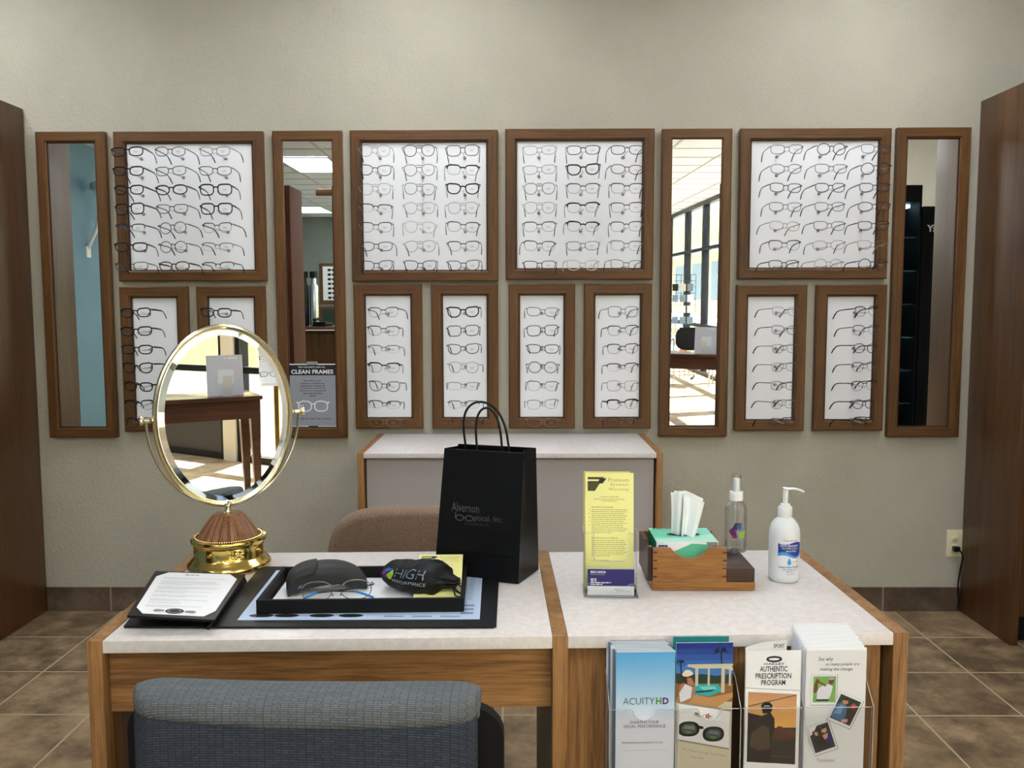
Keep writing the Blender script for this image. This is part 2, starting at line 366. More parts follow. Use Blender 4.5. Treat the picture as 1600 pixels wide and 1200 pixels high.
# ------------------------------------------------------------------ tall wooden cabinets either side
def tall_cab(label, x0, x1, y0, y1, h, wd='dark_wood'):
    t = thing('tall_cabinet', label, 'cabinet', ((x0+x1)/2, (y0+y1)/2, 0))
    w = (x1-x0)/2; d = (y1-y0)/2
    quick('side_panel', t, -w, -w+.03, -d, d, 0, h, wd+'_Z', bev=.003)
    quick('side_panel', t, w-.03, w, -d, d, 0, h, wd+'_Z', bev=.003)
    quick('top_panel', t, -w+.03, w-.03, -d, d, h-.03, h, wd+'_X')
    quick('back_panel', t, -w+.03, w-.03, d-.012, d, .08, h-.03, wd+'_Z')
    quick('toe_board', t, -w+.03, w-.03, -d+.06, -d+.08, 0, .1, 'black_matte')
    for s in (-1, 1):
        dr = quick('door', t, min(s*.004, s*(w-.034)), max(s*.004, s*(w-.034)), -d+.012, -d+.032, .11, h-.035, wd+'_Z', bev=.003)
        MB().tube([(s*.03, -d+.012, 1.0), (s*.03, -d-.012, 1.01), (s*.03, -d-.012, 1.12), (s*.03, -d+.012, 1.13)], .005, 'brass').build('handle', dr)
    return t
tall_cab('tall dark wooden cabinet at the left end of the display wall', -2.84, -2.042, 3.28, D-.003, 2.125)
tall_cab('tall dark wooden cabinet at the right end of the display wall, beside the outlet', 1.893, 2.69, 3.275, D-.003, 2.14)
tall_cab('tall brown wooden cabinet behind the desk, reflected at the left of the second mirror', -2.4, -1.60, .45, .85, 2.14, 'cab')

# ------------------------------------------------------------------ frames: four mitred members, darker inner lip
def frame_mesh(w, h, m, d, key):
    """w,h outer size, m member width, d depth; local x right, z up, -y to the room, back on y=0"""
    mb = MB()
    def memb(a, b, c, e, mat):      # outer a,b ; inner c,e (xz)
        pr = []
        for (ox, oz), (ix, iz) in ((a, c), (b, e)):
            def q(k): return (ox+(ix-ox)*k, oz+(iz-oz)*k)
            pr.append([(*q(0), 0), (*q(0), -d+.004), (*q(.1), -d), (*q(.86), -d), (*q(.9), -d+.005), (*q(1), -d+.007), (*q(1), 0)])
        vs = [(x, y, z) for x, z, y in pr[0]+pr[1]]
        n = 7; mb.add(vs, [(i, i+1, n+i+1, n+i) for i in range(n-1)]+[tuple(range(n)), tuple(range(2*n-1, n-1, -1))], mat)
    o = [(-w/2, -h/2), (w/2, -h/2), (w/2, h/2), (-w/2, h/2)]; i_ = [(-w/2+m, -h/2+m), (w/2-m, -h/2+m), (w/2-m, h/2-m), (-w/2+m, h/2-m)]
    for k in range(4): memb(o[k], o[(k+1) % 4], i_[k], i_[(k+1) % 4], 'frame_wood_X' if k % 2 == 0 else 'frame_wood_Z')
    return mb.mesh(key, 25)
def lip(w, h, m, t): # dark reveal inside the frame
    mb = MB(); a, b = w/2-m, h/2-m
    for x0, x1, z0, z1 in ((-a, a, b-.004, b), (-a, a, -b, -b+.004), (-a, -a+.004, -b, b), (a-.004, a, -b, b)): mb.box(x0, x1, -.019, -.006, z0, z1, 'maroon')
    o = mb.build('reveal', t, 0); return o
FM = {}
def framed(name, label, cat, x0, x1, z0, z1, m, group=None):
    w, h = round(x1-x0, 3), round(z1-z0, 3)
    t = thing(name, label, cat, ((x0+x1)/2, D, (z0+z1)/2), 0, group)
    if (w, h) not in FM: FM[(w, h)] = frame_mesh(w, h, m, .03, 'wood_frame')
    link('frame', FM[(w, h)], t)
    return t, w, h
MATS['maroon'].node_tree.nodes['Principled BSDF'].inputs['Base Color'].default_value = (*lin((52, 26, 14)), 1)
mir = [('tall narrow wood framed wall mirror at the far left, reflecting a blue wall', -1.985, -1.70, .760, 2.028, 0, 0),
       ('tall narrow wood framed wall mirror with the Clean Frames notice taped on it', -1.009, -.724, .758, 2.028, .57, -.65),
       ('tall narrow wood framed wall mirror reflecting the bright storefront windows and a chair', .590, .876, .761, 2.030, .57, -.65),
       ('tall narrow wood framed wall mirror at the far right, reflecting a black eyewear stand', 1.549, 1.848, .759, 2.032, 0, 0)]
for l, x0, x1, z0, z1, pt, yw in mir:
    t, w, h = framed('wall_mirror', l, 'mirror', x0, x1, z0, z1, .042)
    g = quick('mirror_glass', t, -w/2+.034, w/2-.034, -.004, 0, -h/2+.034, h/2-.034, 'mirror'); g.location = (0, -.012, 0)
    g.rotation_euler = (math.radians(pt), 0, math.radians(-yw))
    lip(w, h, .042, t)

# ------------------------------------------------------------------ spectacles
SHAPES = {  # half width, half height, exponent, top lift outer, taper bottom, tilt
 'r': (.0290, .0170, 2.7, .0022, .14, 0), 'q': (.0285, .0208, 3.2, .001, .12, 0), 'o': (.0285, .0178, 2.2, .0015, .06, 0),
 'c': (.0290, .0195, 2.35, .0065, .22, 0), 'd': (.0250, .0220, 2.0, 0, 0, 0), 'p': (.0280, .0220, 2.35, .0005, .26, 0), 'b': (.0288, .0190, 2.7, .0030, .22, 0), 'h': (.0290, .0155, 2.7, .002, .14, 0)}
NAMES = {'r': 'rectangular', 'q': 'square', 'o': 'oval', 'c': 'cat-eye', 'd': 'round', 'p': 'pilot-shaped', 'b': 'browline', 'h': 'half-rim'}
COLS = {'K': 'thick black', 'k': 'thin black', 'g': 'gunmetal', 's': 'thin silver', 'y': 'thin gold', 't': 'tortoiseshell', 'w': 'clear', 'u': 'dark blue', 'r': 'dark red'}
def outline(sh, side, n=30):
    hw, hh, e, lift, tp, _ = SHAPES[sh]; P = []
    cx = side*(hw+.0072)
    for i in range(n):
        a = 2*PI*i/n; c, s_ = math.cos(a), math.sin(a)
        x = math.copysign(abs(c)**(2/e), c)*hw; z = math.copysign(abs(s_)**(2/e), s_)*hh
        k = (hh-z)/(2*hh); x *= 1-tp*k; 
        u = x*side/hw
        if z > 0: z += lift*max(0, u)**1.5*1.2
        wrap = .0035*((cx+x)/.06)**2
        P.append((cx+x, wrap, z))
    return P
GC = {}
def glasses_meshes(sh, col):
    k = (sh, col)
    if k in GC: return GC[k]
    thick = {'K': .0023, 't': .0022, 'w': .0017, 'u': .0017, 'r': .0016, 'k': .0015, 'g': .00115, 's': .0009, 'y': .0009}[col]
    if sh == 'd' and col == 'K': thick = .0017
    mat = 'gl_'+col; f = MB(); hw, hh = SHAPES[sh][:2]
    for sd_ in (-1, 1):
        P = outline(sh, sd_); r = []
        for x, y, z in P:
            t_ = thick
            if sh in 'b': t_ = .0007 + (max(thick, .0012)*1.35-.0007)*max(0, min(1, z/hh*2.2))*(.55+.45*min(1, abs(x)/.05))
            elif col in 'K': t_ = thick*(1+.25*max(0, z/hh))
            r.append(t_)
        if sh == 'h': 
            P2 = [p for p in P if p[2] > -.004]; P2.sort(key=lambda p: p[0]); f.tube(P2, thick*1.3, mat, 6)
            f.tube(P, .00035, 'gl_s', 4, True)
        elif sh == 'b':
            f.tube(P, [min(a, .0008) for a in r], 'gl_s' if col in 'gsy' else 'gl_g', 5, True)
            P2 = [(p, q) for p, q in zip(P, r) if p[2] > hh*.1]; P2.sort(key=lambda p: p[0][0]); f.tube([p for p, q in P2], [q for p, q in P2], mat, 6)
        else: f.tube(P, r, mat, 6, True)
        ex = sd_*(hw*2+.0072); f.tube([(ex-sd_*.001, 0.0035, hh*.62+SHAPES[sh][3]), (sd_*.0675, .0045, hh*.5+SHAPES[sh][3]), (sd_*.0685, .009, hh*.48+SHAPES[sh][3])], max(thick*1.1, .0013), mat, 6)
        # nose pads
        if col not in 'Ktw': f.tube([(sd_*.0095, .001, -.002), (sd_*.0075, .006, -.005), (sd_*.0075, .008, -.008)], [.0005, .0006, .002], 'gl_s', 5)
    bz = hh*.42
    f.tube([(-.0090, 0, bz), (-.004, -.001, bz+.0018), (.004, -.001, bz+.0018), (.0090, 0, bz)], thick*1.15, mat, 6)
    if sh == 'p': f.tube([(-.012, 0, hh*.8), (0, -.0005, hh*.86), (.012, 0, hh*.8)], thick, mat, 6)
    out = {'frame_front': f.mesh('frame_front')}
    for sd_, nm in ((-1, 'lens_l'), (1, 'lens_r')):
        P = outline(sh, sd_); l = MB(); l.add([(x, y+.0002, z) for x, y, z in P], [tuple(range(len(P)))], 'lens')
        if sd_ == 1:
            cx = hw+.0072
            for q in range(4): l.rect(cx-.008+q*.0042, -.0015, cx-.008+q*.0042+.003, .0008, 'peg_clip', 0, Matrix(((1, 0, 0, 0), (0, 0, 1, -.0006), (0, 1, 0, 0), (0, 0, 0, 1))))
            l.rect(cx-.006, -.0055, cx+.006, -.0048, 'peg_clip', 0, Matrix(((1, 0, 0, 0), (0, 0, 1, -.0006), (0, 1, 0, 0), (0, 0, 0, 1))))
        out[nm] = l.mesh(nm)
    th = max(thick, .001)
    for sd_, nm in ((-1, 'temple_l'), (1, 'temple_r')):
        z0 = hh*.48+SHAPES[sh][3]; m_ = MB()
        pts = [(sd_*.0685, .009, z0), (sd_*.0682, .04, z0-.002), (sd_*.067, .075, z0-.005), (sd_*.0655, .093, z0-.010), (sd_*.064, .108, z0-.023), (sd_*.062, .119, z0-.039)]
        big = col in 'Kt'
        rr = [(th*1.5, th*.8), (th*1.4, th*.7), (th*1.3, th*.7), (.0022, .0013), (.0031, .0015), (.0028, .0014)] if big else [(th*1.5, th*1.0), (th*1.3, th*.9), (th*1.3, th*.9), (.0022, .0014), (.0031, .0018), (.0028, .0017)]
        tip = 'gl_K' if col in 'Kkgsb' else mat
        def seg(a, b, mt): m_.tube(pts[a:b], rr[a:b], mt, 6, flat=(0, 0, 1))
        seg(0, 4, mat); seg(3, 6, tip if sh != 'z' else mat)
        out[nm] = m_.mesh(nm)
    GC[k] = out; return out
def eyeglasses(code, label, x, y, z, rx=0, ry=0, rz=0, group=None):
    ms = glasses_meshes(code[1], code[0])
    t = thing('eyeglasses', label, 'eyeglasses', (x, y, z), 0, group); t.rotation_euler = (rx, ry, rz)
    link('frame_front', ms['frame_front'], t); link('lens', ms['lens_l'], t); link('lens', ms['lens_r'], t)
    link('temple', ms['temple_l'], t); link('temple', ms['temple_r'], t)
    return t
ORD = ['top', 'second', 'third', 'fourth', 'fifth', 'sixth', 'bottom']
ROW_Z = [1.925, 1.849, 1.775, 1.700, 1.625, 1.549, 1.472]
ROW_S = [1.286, 1.211, 1.137, 1.062, .986, .911, .838]
GY = 3.523
pegm = MB(); pegm.lathe([(.0035, 0), (.0035, .118), (.0045, .119), (.0045, .123), (.001, .124)], 'acrylic', 8, RX(PI/2)); 
pegm.lathe([(.0065, .0), (.0065, .004), (.0045, .0055), (.0038, .010)], 'peg_clip', 14, RX(PI/2)); PEG = pegm.mesh('peg')
def board(label, short, x0, x1, z0, z1, cols, rows, codes, rz=0):
    t, w, h = framed('display_board', label, 'display board', x0, x1, z0, z1, .044)
    quick('panel', t, -w/2+.036, w/2-.036, -.010, 0, -h/2+.036, h/2-.036, 'panel_white')
    cx, cz = (x0+x1)/2, (z0+z1)/2
    cn = {1: [''], 3: ['left column', 'middle column', 'right column']}[len(cols)]
    for i, gx in enumerate(cols):
        ang = -gx*.0
        for j, gz in enumerate(rows):
            p = link('peg', PEG, t); p.location = (gx-cx, -.010, gz-cz-.006)
            code = codes[i][j]
            if code == '..': continue
            l = '%s %s eyeglasses, %s row%s of %s' % (COLS[code[0]], NAMES[code[1]], ORD[j], (', '+cn[i]) if cn[i] else '', short)
            g = eyeglasses(code, l, gx, GY, gz, random.uniform(-.03, .05), random.uniform(-.035, .035), random.uniform(-.12, .12)+rz, 'eyeglasses on %s' % short)
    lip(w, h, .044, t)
    return t
def cs(s): return s.split()
board('large wood framed white board of eyeglasses, leftmost of the four large boards', 'the leftmost large board', -1.664, -1.049, 1.416, 2.027, [-1.556, -1.385, -1.207], ROW_Z,
      [cs('Kr Kr Kr Kq uh Kr kr'), cs('ko kr Ko kr kd kd to'), cs('gr kr Kq Kq kb gh kh')], -.10)
board('large wood framed white board of eyeglasses between notice mirror and third large board', 'the large board above the bag', -.690, -.084, 1.413, 2.029, [-.569, -.393, -.220], ROW_Z,
      [cs('sp kc sp kh kb kr kc'), cs('kp gp gp sp wp sp kc'), cs('kq Kb Kc sp kb kb kc')], .05)
board('large wood framed white board of eyeglasses left of the storefront-reflecting mirror', 'the third large board', -.053, .558, 1.419, 2.032, [.085, .258, .432], ROW_Z,
      [cs('sr sr gp sp kb kb kr'), cs('kr Kc kb Kb Kb gr wc'), cs('kr ko kb kb kb gb gc')], .03)
board('large wood framed white board of eyeglasses, rightmost of the four large boards', 'the rightmost large board', .910, 1.524, 1.419, 2.030, [1.063, 1.240, 1.416], ROW_Z,
      [cs('gr go kr gr yo kb kr'), cs('kd gr kr gr gr so yd'), cs('gr kd kr ko kr yr kd')], .12)
SB = [('A1', -1.665, -1.382, 'small board beside the far left mirror', cs('Kr Kr Kr Kc Kr Kb Kd'), -1.548, -.15),
      ('A2', -1.343, -1.058, 'small board behind the oval mirror', cs('Kr Kr Kr Kr Kr Kr Kr'), -1.222, -.12),
      ('B1', -.686, -.403, 'small board above the credenza\'s left end', cs('kb kb gh Kb kc kh yo'), -.545, -.10),
      ('B2', -.363, -.085, 'small board behind the bag handles', cs('Kc kq kc sp sh gh gr'), -.223, 0),
      ('C1', -.041, .236, 'small board right of the bag handles', cs('gr kq kr kd gb yb yo'), .098, 0),
      ('C2', .273, .555, 'small board above the credenza\'s right end', cs('gq kb kb kh yq Kb kb'), .422, .15),
      ('D1', .908, 1.198, 'small board above the spray bottle', cs('sr gr sr sr gr so gr'), 1.076, .45),
      ('D2', 1.239, 1.528, 'small board beside the far right mirror', cs('kb gb ko gb kb ko kr'), 1.401, .42)]
for n, x0, x1, short, codes, gx, rz in SB:
    z0, z1 = (.796, 1.402) if n[0] in 'BC' else (.785, 1.395)
    board('narrow wood framed white display board, the '+short, 'the '+short, x0, x1, z0, z1, [gx], ROW_S, [codes], rz)

# ------------------------------------------------------------------ notice on the second mirror
mb = MB(); M = plane((-.971, D-.0175, .803), (1, 0, 0), (0, 0, 1)); PW, PH = .207, .267
mb.box(0, PW, 0, PH, -.0006, 0, 'poster_white', M)
mb.rect(.004, .004, PW-.004, PH-.004, 'poster_grey', .0002, M); mb.rect(.004, PH-.048, PW-.004, PH-.004, 'poster_black', .0004, M)
mb.text('FOR YOUR SAFETY, NOW WE...', PW/2, PH-.018, .115, .0075, 'poster_white', .0006, M, .02, align='C')
mb.text('CLEAN FRAMES', PW/2, PH-.042, .178, .018, 'poster_white', .0006, M, .03, align='C')
for i, s in enumerate(['After EVERY wearer,', 'frames are washed and', 'cleaned for at least 60', 'seconds then wiped and', 'dried before being placed', 'back onto the frame', 'board.']):
    mb.text(s, PW/2, PH-.075-i*.0105, [.075, .098, .105, .108, .112, .08, .028][i], .007, 'poster_black', .0006, M, .015, align='C')
for sx in (-1, 1):
    P = [(PW/2+sx*(.034+.027*math.copysign(abs(math.cos(a))**.7, math.cos(a))), .088+.021*math.copysign(abs(math.sin(a))**.75, math.sin(a)), 0) for a in [2*PI*i/26 for i in range(26)]]
    mb.tube(P, (.0012, .0028), 'poster_white', 6, True, M, flat=(0, 0, 1))
mb.tube([(PW/2-.008, .096, 0), (PW/2, .098, 0), (PW/2+.008, .096, 0)], (.0012, .003), 'poster_white', 6, False, M, flat=(0, 0, 1))
for sx in (-1, 1): mb.tube([(PW/2+sx*.060, .1, 0), (PW/2+sx*.069, .106, 0)], (.001, .0035), 'poster_white', 6, False, M, flat=(0, 0, 1))
for dx, dy in ((-.052, .09), (-.047, .083), (-.043, .092)):
    mb.poly([(PW/2+dx-.004, dy), (PW/2+dx, dy-.004), (PW/2+dx+.004, dy), (PW/2+dx, dy+.004)], 'poster_white', .0006, M)
mb.text('GOOD TO SEE YOU AGAIN', PW/2, .032, .15, .006, 'poster_black', .0006, M, .015, align='C')
t = tag(mb.build('notice', None, 0), 'grey Clean Frames notice with black header taped on the second tall mirror', 'sign')
quick('tape', t, PW/2-.022, PW/2+.022, PH-.004, PH+.010, 0, .0008, 'peg_clip', M)
quick('tape', t, PW/2-.02, PW/2+.02, -.006, .004, 0, .0008, 'black_matte', M)

# ------------------------------------------------------------------ outlet with a plug and cord
t = thing('outlet', 'cream wall outlet with a black plug, beside the right cabinet', 'outlet', (1.862, D, .297))
quick('cover_plate', t, -.035, .035, -.006, 0, -.058, .058, 'cream_plastic', bev=.002)
for s in (-1, 1):
    mb = MB(); mb.lathe([(.0165, 0), (.0165, .002), (.015, .003)], 'cream_plastic', 20, T(0, -.006, s*.019) @ RX(PI/2))
    for dx in (-.0055, .0055): mb.box(dx-.0008, dx+.0008, -.0096, -.009, s*.019-.001, s*.019+.006, 'black')
    mb.lathe([(.002, 0), (.002, .0008)], 'black', 8, T(0, -.009, s*.019-.007) @ RX(PI/2)); mb.build('socket', t)
mb = MB(); mb.box(-.014, .012, -.034, -.010, -.030, -.009, 'black', bev=.003)
pts = [(.002, -.034, -.02), (.006, -.05, -.024), (.014, -.05, -.05), (.016, -.03, -.10), (.012, -.024, -.17), (.02, -.02, -.25), (.018, -.016, -.285)]
mb.tube(pts, .0032, 'black', 8); o = mb.build('power_cord', None); o.location = (1.862, D, .297)
tag(o, 'black plug and power cord hanging from the cream wall outlet', 'power cord')

# ------------------------------------------------------------------ credenza under the boards
t = thing('credenza', 'low wood edged credenza with pale laminate top and grey front, against the back wall', 'credenza', (-.031, 3.15, 0))
quick('side_panel', t, -.560, -.537, 0, .50, 0, .774, 'oak_Z', bev=.0015); quick('side_panel', t, .535, .558, 0, .50, 0, .774, 'oak_Z', bev=.0015)
quick('top', t, -.536, .534, -.002, .50, .755, .773, 'laminate', bev=.001)
quick('front_panel', t, -.530, .528, .022, .04, .05, .748, 'grey_panel')
quick('top_rail', t, -.536, .534, .034, .05, .735, .755, 'black_matte')
quick('toe_board', t, -.536, .534, .07, .085, 0, .05, 'black_matte')

# ------------------------------------------------------------------ the two joined desks
A = math.radians(1.68)
t = thing('desk', 'left desk unit, wood edged with pale laminate top and open knee space', 'desk', (-.72, 1.402, 0), A)
DD = .525
quick('side_panel', t, 0, .0255, 0, DD, 0, .7505, 'oak_Z', bev=.0015)
mb = MB(); mb.box(.777, .8027, 0, DD, 0, .7505, 'oak_Z', bev=.0015); mb.box(.7762, .7772, .01, DD-.01, .02, .727, 'olive_panel'); mb.build('side_panel', t)
quick('top', t, .026, .7768, .001, DD, .7285, .7495, 'laminate', bev=.0008)
quick('apron', t, .027, .776, .022, .042, .618, .728, 'oak_X')
quick('apron_support', t, .027, .040, .03, DD-.02, .10, .728, 'dark_wood_Z')
quick('rear_rail', t, .041, .776, DD-.04, DD-.02, .66, .728, 'oak_X')
t2 = thing('desk', 'right desk unit with solid oak front and brochure rack, pale laminate top', 'desk', (-.72, 1.402, 0), A)
quick('side_panel', t2, 1.3572, 1.3828, 0, .512, 0, .7505, 'oak_Z', bev=.0015)
quick('top', t2, .8032, 1.357, .001, .512, .7285, .7495, 'laminate', bev=.0008)
quick('front_panel', t2, .8032, 1.343, .018, .036, .03, .728, 'oak_Z')
quick('back_panel', t2, .8032, 1.357, .49, .508, .03, .728, 'oak_Z')
quick('base', t2, .8032, 1.357, .05, .49, 0, .09, 'dark_wood_X')

# ------------------------------------------------------------------ oval vanity mirror
VX, VY = -.622, 1.83; VZ = 1.0744
pc = Vector((-.55, 1.86, 1.115)); tt = Vector((2.1, -1.10, .75))
nv = ((Vector((0, 0, 1.3))-pc).normalized()+(tt-pc).normalized()).normalized()
yaw = math.atan2(nv.x, -nv.y); pit = math.asin(nv.z)
t = thing('vanity_mirror', 'oval brass table mirror on a wooden and brass base, on the left desk', 'mirror', (VX, VY, .7505), yaw)
B_ = MB(); B_.lathe([(0, 0), (.083, 0), (.0865, .004), (.0865, .009), (.083, .014), (.080, .016), (.078, .020), (.073, .024), (.071, .028), (.0705, .050), (.073, .053), (.0775, .057), (.0785, .062), (.0765, .066), (.071, .067), (.071, .064), (0, .064)], 'brass', 56)
b = B_.build('brass_base', t, 40)
for k in range(8):      # raised relief panels and studs round the drum
    a = k*PI/4-PI/2+.02; mb = MB()
    if k % 2 == 0:
        rr = random.Random(k)
        for q in range(46):
            da = rr.uniform(-.24, .24); z = rr.uniform(.030, .049); R_ = .0708
            mb.lathe([(0, -.001), (rr.uniform(.0018, .0036), 0), (0, .0018)], 'brass', 6, Matrix.Translation((R_*math.cos(a+da), R_*math.sin(a+da), z)) @ RZ(a+da) @ RY(PI/2))
        for dz in (.0285, .0500):
            mb.tube([((.0712)*math.cos(a+s*.03), (.0712)*math.sin(a+s*.03), dz) for s in range(-9, 10)], .0009, 'brass', 5)
    else:
        mb.lathe([(.004, 0), (.0045, .002), (.003, .005), (0, .006)], 'brass', 10, Matrix.Translation((.0705*math.cos(a), .0705*math.sin(a), .040)) @ RZ(a) @ RY(PI/2))
    mb.build('stud' if k % 2 else 'relief_panel', b)
mb = MB(); mb.M = None
for k in range(90):
    a = 2*PI*k/90; mb.lathe([(.0012, -.001), (.0015, .0004), (.0007, .0016)], 'brass', 5, T(.0685*math.cos(a), .0685*math.sin(a), .0675), cap=True)
mb.build('beading', b)
mb = MB(); n = 18; vs = []; fs = []        # fluted wooden cone
prof = [(.066, .066), (.060, .075), (.046, .096), (.034, .111), (.029, .115), (.001, .116)]
seg = n*6
for r, z in prof:
    for i in range(seg):
        ph = (i % 6)/6; cut = (1-abs(2*ph-1))**.35; rr = r*(1-.095*(1-cut) if z < .112 else 1); a = 2*PI*i/seg; vs.append((rr*math.cos(a), rr*math.sin(a), z))
for j in range(len(prof)-1):
    for i in range(seg): fs.append((j*seg+i, j*seg+(i+1) % seg, (j+1)*seg+(i+1) % seg, (j+1)*seg+i))
mb.add(vs, fs, 'turned_wood'); mb.build('wooden_cone', t, 25)
MB().lathe([(.013, .112), (.013, .117), (.008, .119), (.0062, .124), (.0065, .130), (.010, .134), (.010, .137), (.006, .139), (.004, .141)], 'brass_pale', 24).build('finial', t)
ya, yb = .156, VZ-.7505-.135
mb = MB(); pts = [(ya*math.cos(a), 0, VZ-.7505+yb*math.sin(a)) for a in [PI+PI*i/48 for i in range(49)]]
mb.tube(pts, (.0042, .0028), 'brass_pale', 8, flat=(0, 1, 0)); mb.build('yoke', t)
h = bpy.data.objects.new('mirror_head', None); C.objects.link(h); bpy.data.objects.remove(h)
HM = T(0, 0, VZ-.7505) @ RX(-pit)
def ell(a, b, y=0, n=72): return [(a*math.cos(2*PI*i/n), y, b*math.sin(2*PI*i/n)) for i in range(n)]
ha, hb = .1385, .189
g = MB(); g.tube(ell(ha, hb, 0), (.0065, .0058), 'brass_pale', 10, True, HM, flat=(0, 1, 0)); g.build('rim', t)
mb = MB(); e0, e1 = ell(ha-.004, hb-.004, .001), ell(ha-.018, hb-.018, -.0015); n = 72
gl = MB(); gl.add(ell(ha-.018, hb-.018, -.0015), [tuple(range(n))], 'mirror', HM); gl.add(ell(ha-.004, hb-.004, .004), [tuple(range(n))[::-1]], 'brass', HM); gg = gl.build('mirror_glass', t, 0, False)
mb.add(e0+e1, [(i, (i+1) % n, n+(i+1) % n, n+i) for i in range(n)], 'mirror_bevel', HM); mb.build('bevelled_edge', gg, 0, False)
MB().box(-.007, .007, -.006, .003, hb-.004, hb+.0055, 'brass_pale', HM, bev=.001).build('clasp', t)
for s in (-1, 1):
    MB().lathe([(.004, 0), (.0045, .006), (.007, .008), (.0045, .011), (.0045, .020), (.008, .022), (.010, .025), (.010, .029), (.006, .031), (0, .032)], 'brass_pale', 20, T(s*ha, 0, VZ-.7505) @ RY(s*PI/2)).build('pivot_knob', t)

# ------------------------------------------------------------------ black menu style folder
t = thing('document_folder', 'black leather folder holding a sealed white document, left front of the desk', 'folder', (-.61, 1.57, .7505), .02)
q = lambda x, y: (x+.61, y-1.57)
mb = MB(); lo = [q(-.686, 1.463), q(-.545, 1.458), q(-.556, 1.715), q(-.722, 1.715)]; mb.prism(lo, 0, .004, 'leather'); mb.build('lower_cover', t, 0)
up = [(*q(-.672, 1.446), .0245), (*q(-.522, 1.441), .0175), (*q(-.545, 1.700), .0175), (*q(-.724, 1.700), .0245)]
mb = MB(); mb.add([(a, b, c) for a, b, c in up]+[(a, b, c+.004) for a, b, c in up], [(3, 2, 1, 0), (4, 5, 6, 7), (0, 1, 5, 4), (1, 2, 6, 5), (2, 3, 7, 6), (3, 0, 4, 7)], 'leather')
u = mb.build('upper_cover', t, 0)
mb = MB(); mb.add([(*q(-.545, 1.458), 0), (*q(-.524, 1.441), .018), (*q(-.547, 1.700), .018), (*q(-.556, 1.715), 0), (*q(-.535, 1.452), 0), (*q(-.546, 1.715), 0)], [(0, 1, 2, 3), (4, 5, 2, 1), (0, 4, 1), (3, 2, 5)], 'leather'); mb.build('spine', t, 0)
def onup(x, y, z=0):   # unit square on the upper cover
    a, b, c, d = [Vector(v) for v in up]; p = a*(1-x)*(1-y)+b*x*(1-y)+c*x*y+d*(1-x)*y; return (p.x, p.y, p.z+.004+z)
M_ = lambda v: onup(v.x, v.y, v.z)
mb = MB(); mb.poly([(.05, .16), (.16, .045), (.86, .045), (.95, .16), (.95, .86), (.84, .97), (.16, .97), (.05, .86)], 'paper', .0006, M_)
for k, (y0, n) in enumerate(((.83, 2), (.75, 4), (.62, 3), (.52, 2), (.43, 2), (.34, 2), (.27, 1), (.21, 2))): lines(mb, .14, y0, .70, n, .026, .006, 'ink_light', .0010, M_, k)
lines(mb, .36, .905, .28, 1, .02, .016, 'ink_grey', .0010, M_, 77)
mb.disc(.5, .115, .105, .052, 'ink', .0011, M_); mb.disc(.5, .115, .085, .040, 'ink_grey', .0013, M_); mb.disc(.5, .115, .06, .028, 'ink', .0015, M_)
for s in (-1, 1): mb.poly([(.5+s*.12, .10), (.5+s*.22, .09), (.5+s*.25, .115), (.5+s*.21, .14), (.5+s*.12, .13)], 'tan_text', .0011, M_)
mb.build('document', u, 0, False)

# ------------------------------------------------------------------ desk pad and the tray on it
Z0 = .7505
t = thing('desk_pad', 'black desk pad with a pale blue printed insert, under the tray', 'desk pad', (-.30, 1.63, Z0))
q = lambda x, y: (x+.30, y-1.63)
mb = MB(); mb.prism([q(-.535, 1.466), q(-.529, 1.460), q(-.045, 1.461), q(-.039, 1.467), q(-.041, 1.800), q(-.047, 1.806), q(-.543, 1.812), q(-.549, 1.806)], 0, .0035, 'pad_black'); mb.build('pad', t, 30)
mb = MB(); mb.prism([q(-.496, 1.490), q(-.069, 1.495), q(-.075, 1.765), q(-.508, 1.782)], .0035, .0040, 'blue_sheet')
for i, x in enumerate((-.46, -.415, -.352, -.30)): mb.disc(*q(x, 1.512), .022, .009, 'poster_black', .0042)
for i, x in enumerate((-.24, -.19, -.14)): mb.rect(*q(x, 1.505), *q(x+.035, 1.511), 'steelblue', .0042)
for k in range(12): mb.rect(*q(-.098, 1.60+k*.012), *q(-.088, 1.604+k*.012), 'steelblue', .0042)
for k in range(3): mb.rect(*q(-.105, 1.52+k*.02), *q(-.082, 1.53+k*.02), 'steelblue', .0042)
mb.build('printed_insert', t, 0)
t = thing('display_tray', 'black open tray with a white liner, on the desk pad', 'tray', (-.471, 1.519, Z0+.0042), .034)
TW, TD, TH = .372, .205, .025
mb = MB()
for a in ((0, TW, 0, .007), (0, TW, TD-.007, TD), (0, .007, .007, TD-.007), (TW-.007, TW, .007, TD-.007)): mb.box(*a, 0, TH, 'black_matte')
mb.box(.007, TW-.007, .007, TD-.007, 0, .003, 'black_matte'); mb.build('tray_box', t, 0)
quick('liner', t, .012, TW-.012, .010, TD-.010, .003, .0036, 'paper')
ZT = Z0+.0042+.0036
t = thing('business_card', 'purple and white business card lying in the tray', 'card', (-.262, 1.531, ZT), .10)
mb = MB(); mb.box(-.04, .045, 0, .052, 0, .0005, 'white_ink'); mb.rect(-.04, .0, .045, .036, 'purple_card', .0006)
mb.text('ERICA GARCIA', -.034, .026, .032, .005, 'white_ink', .0008, bold=.02); mb.build('card', t, 0)
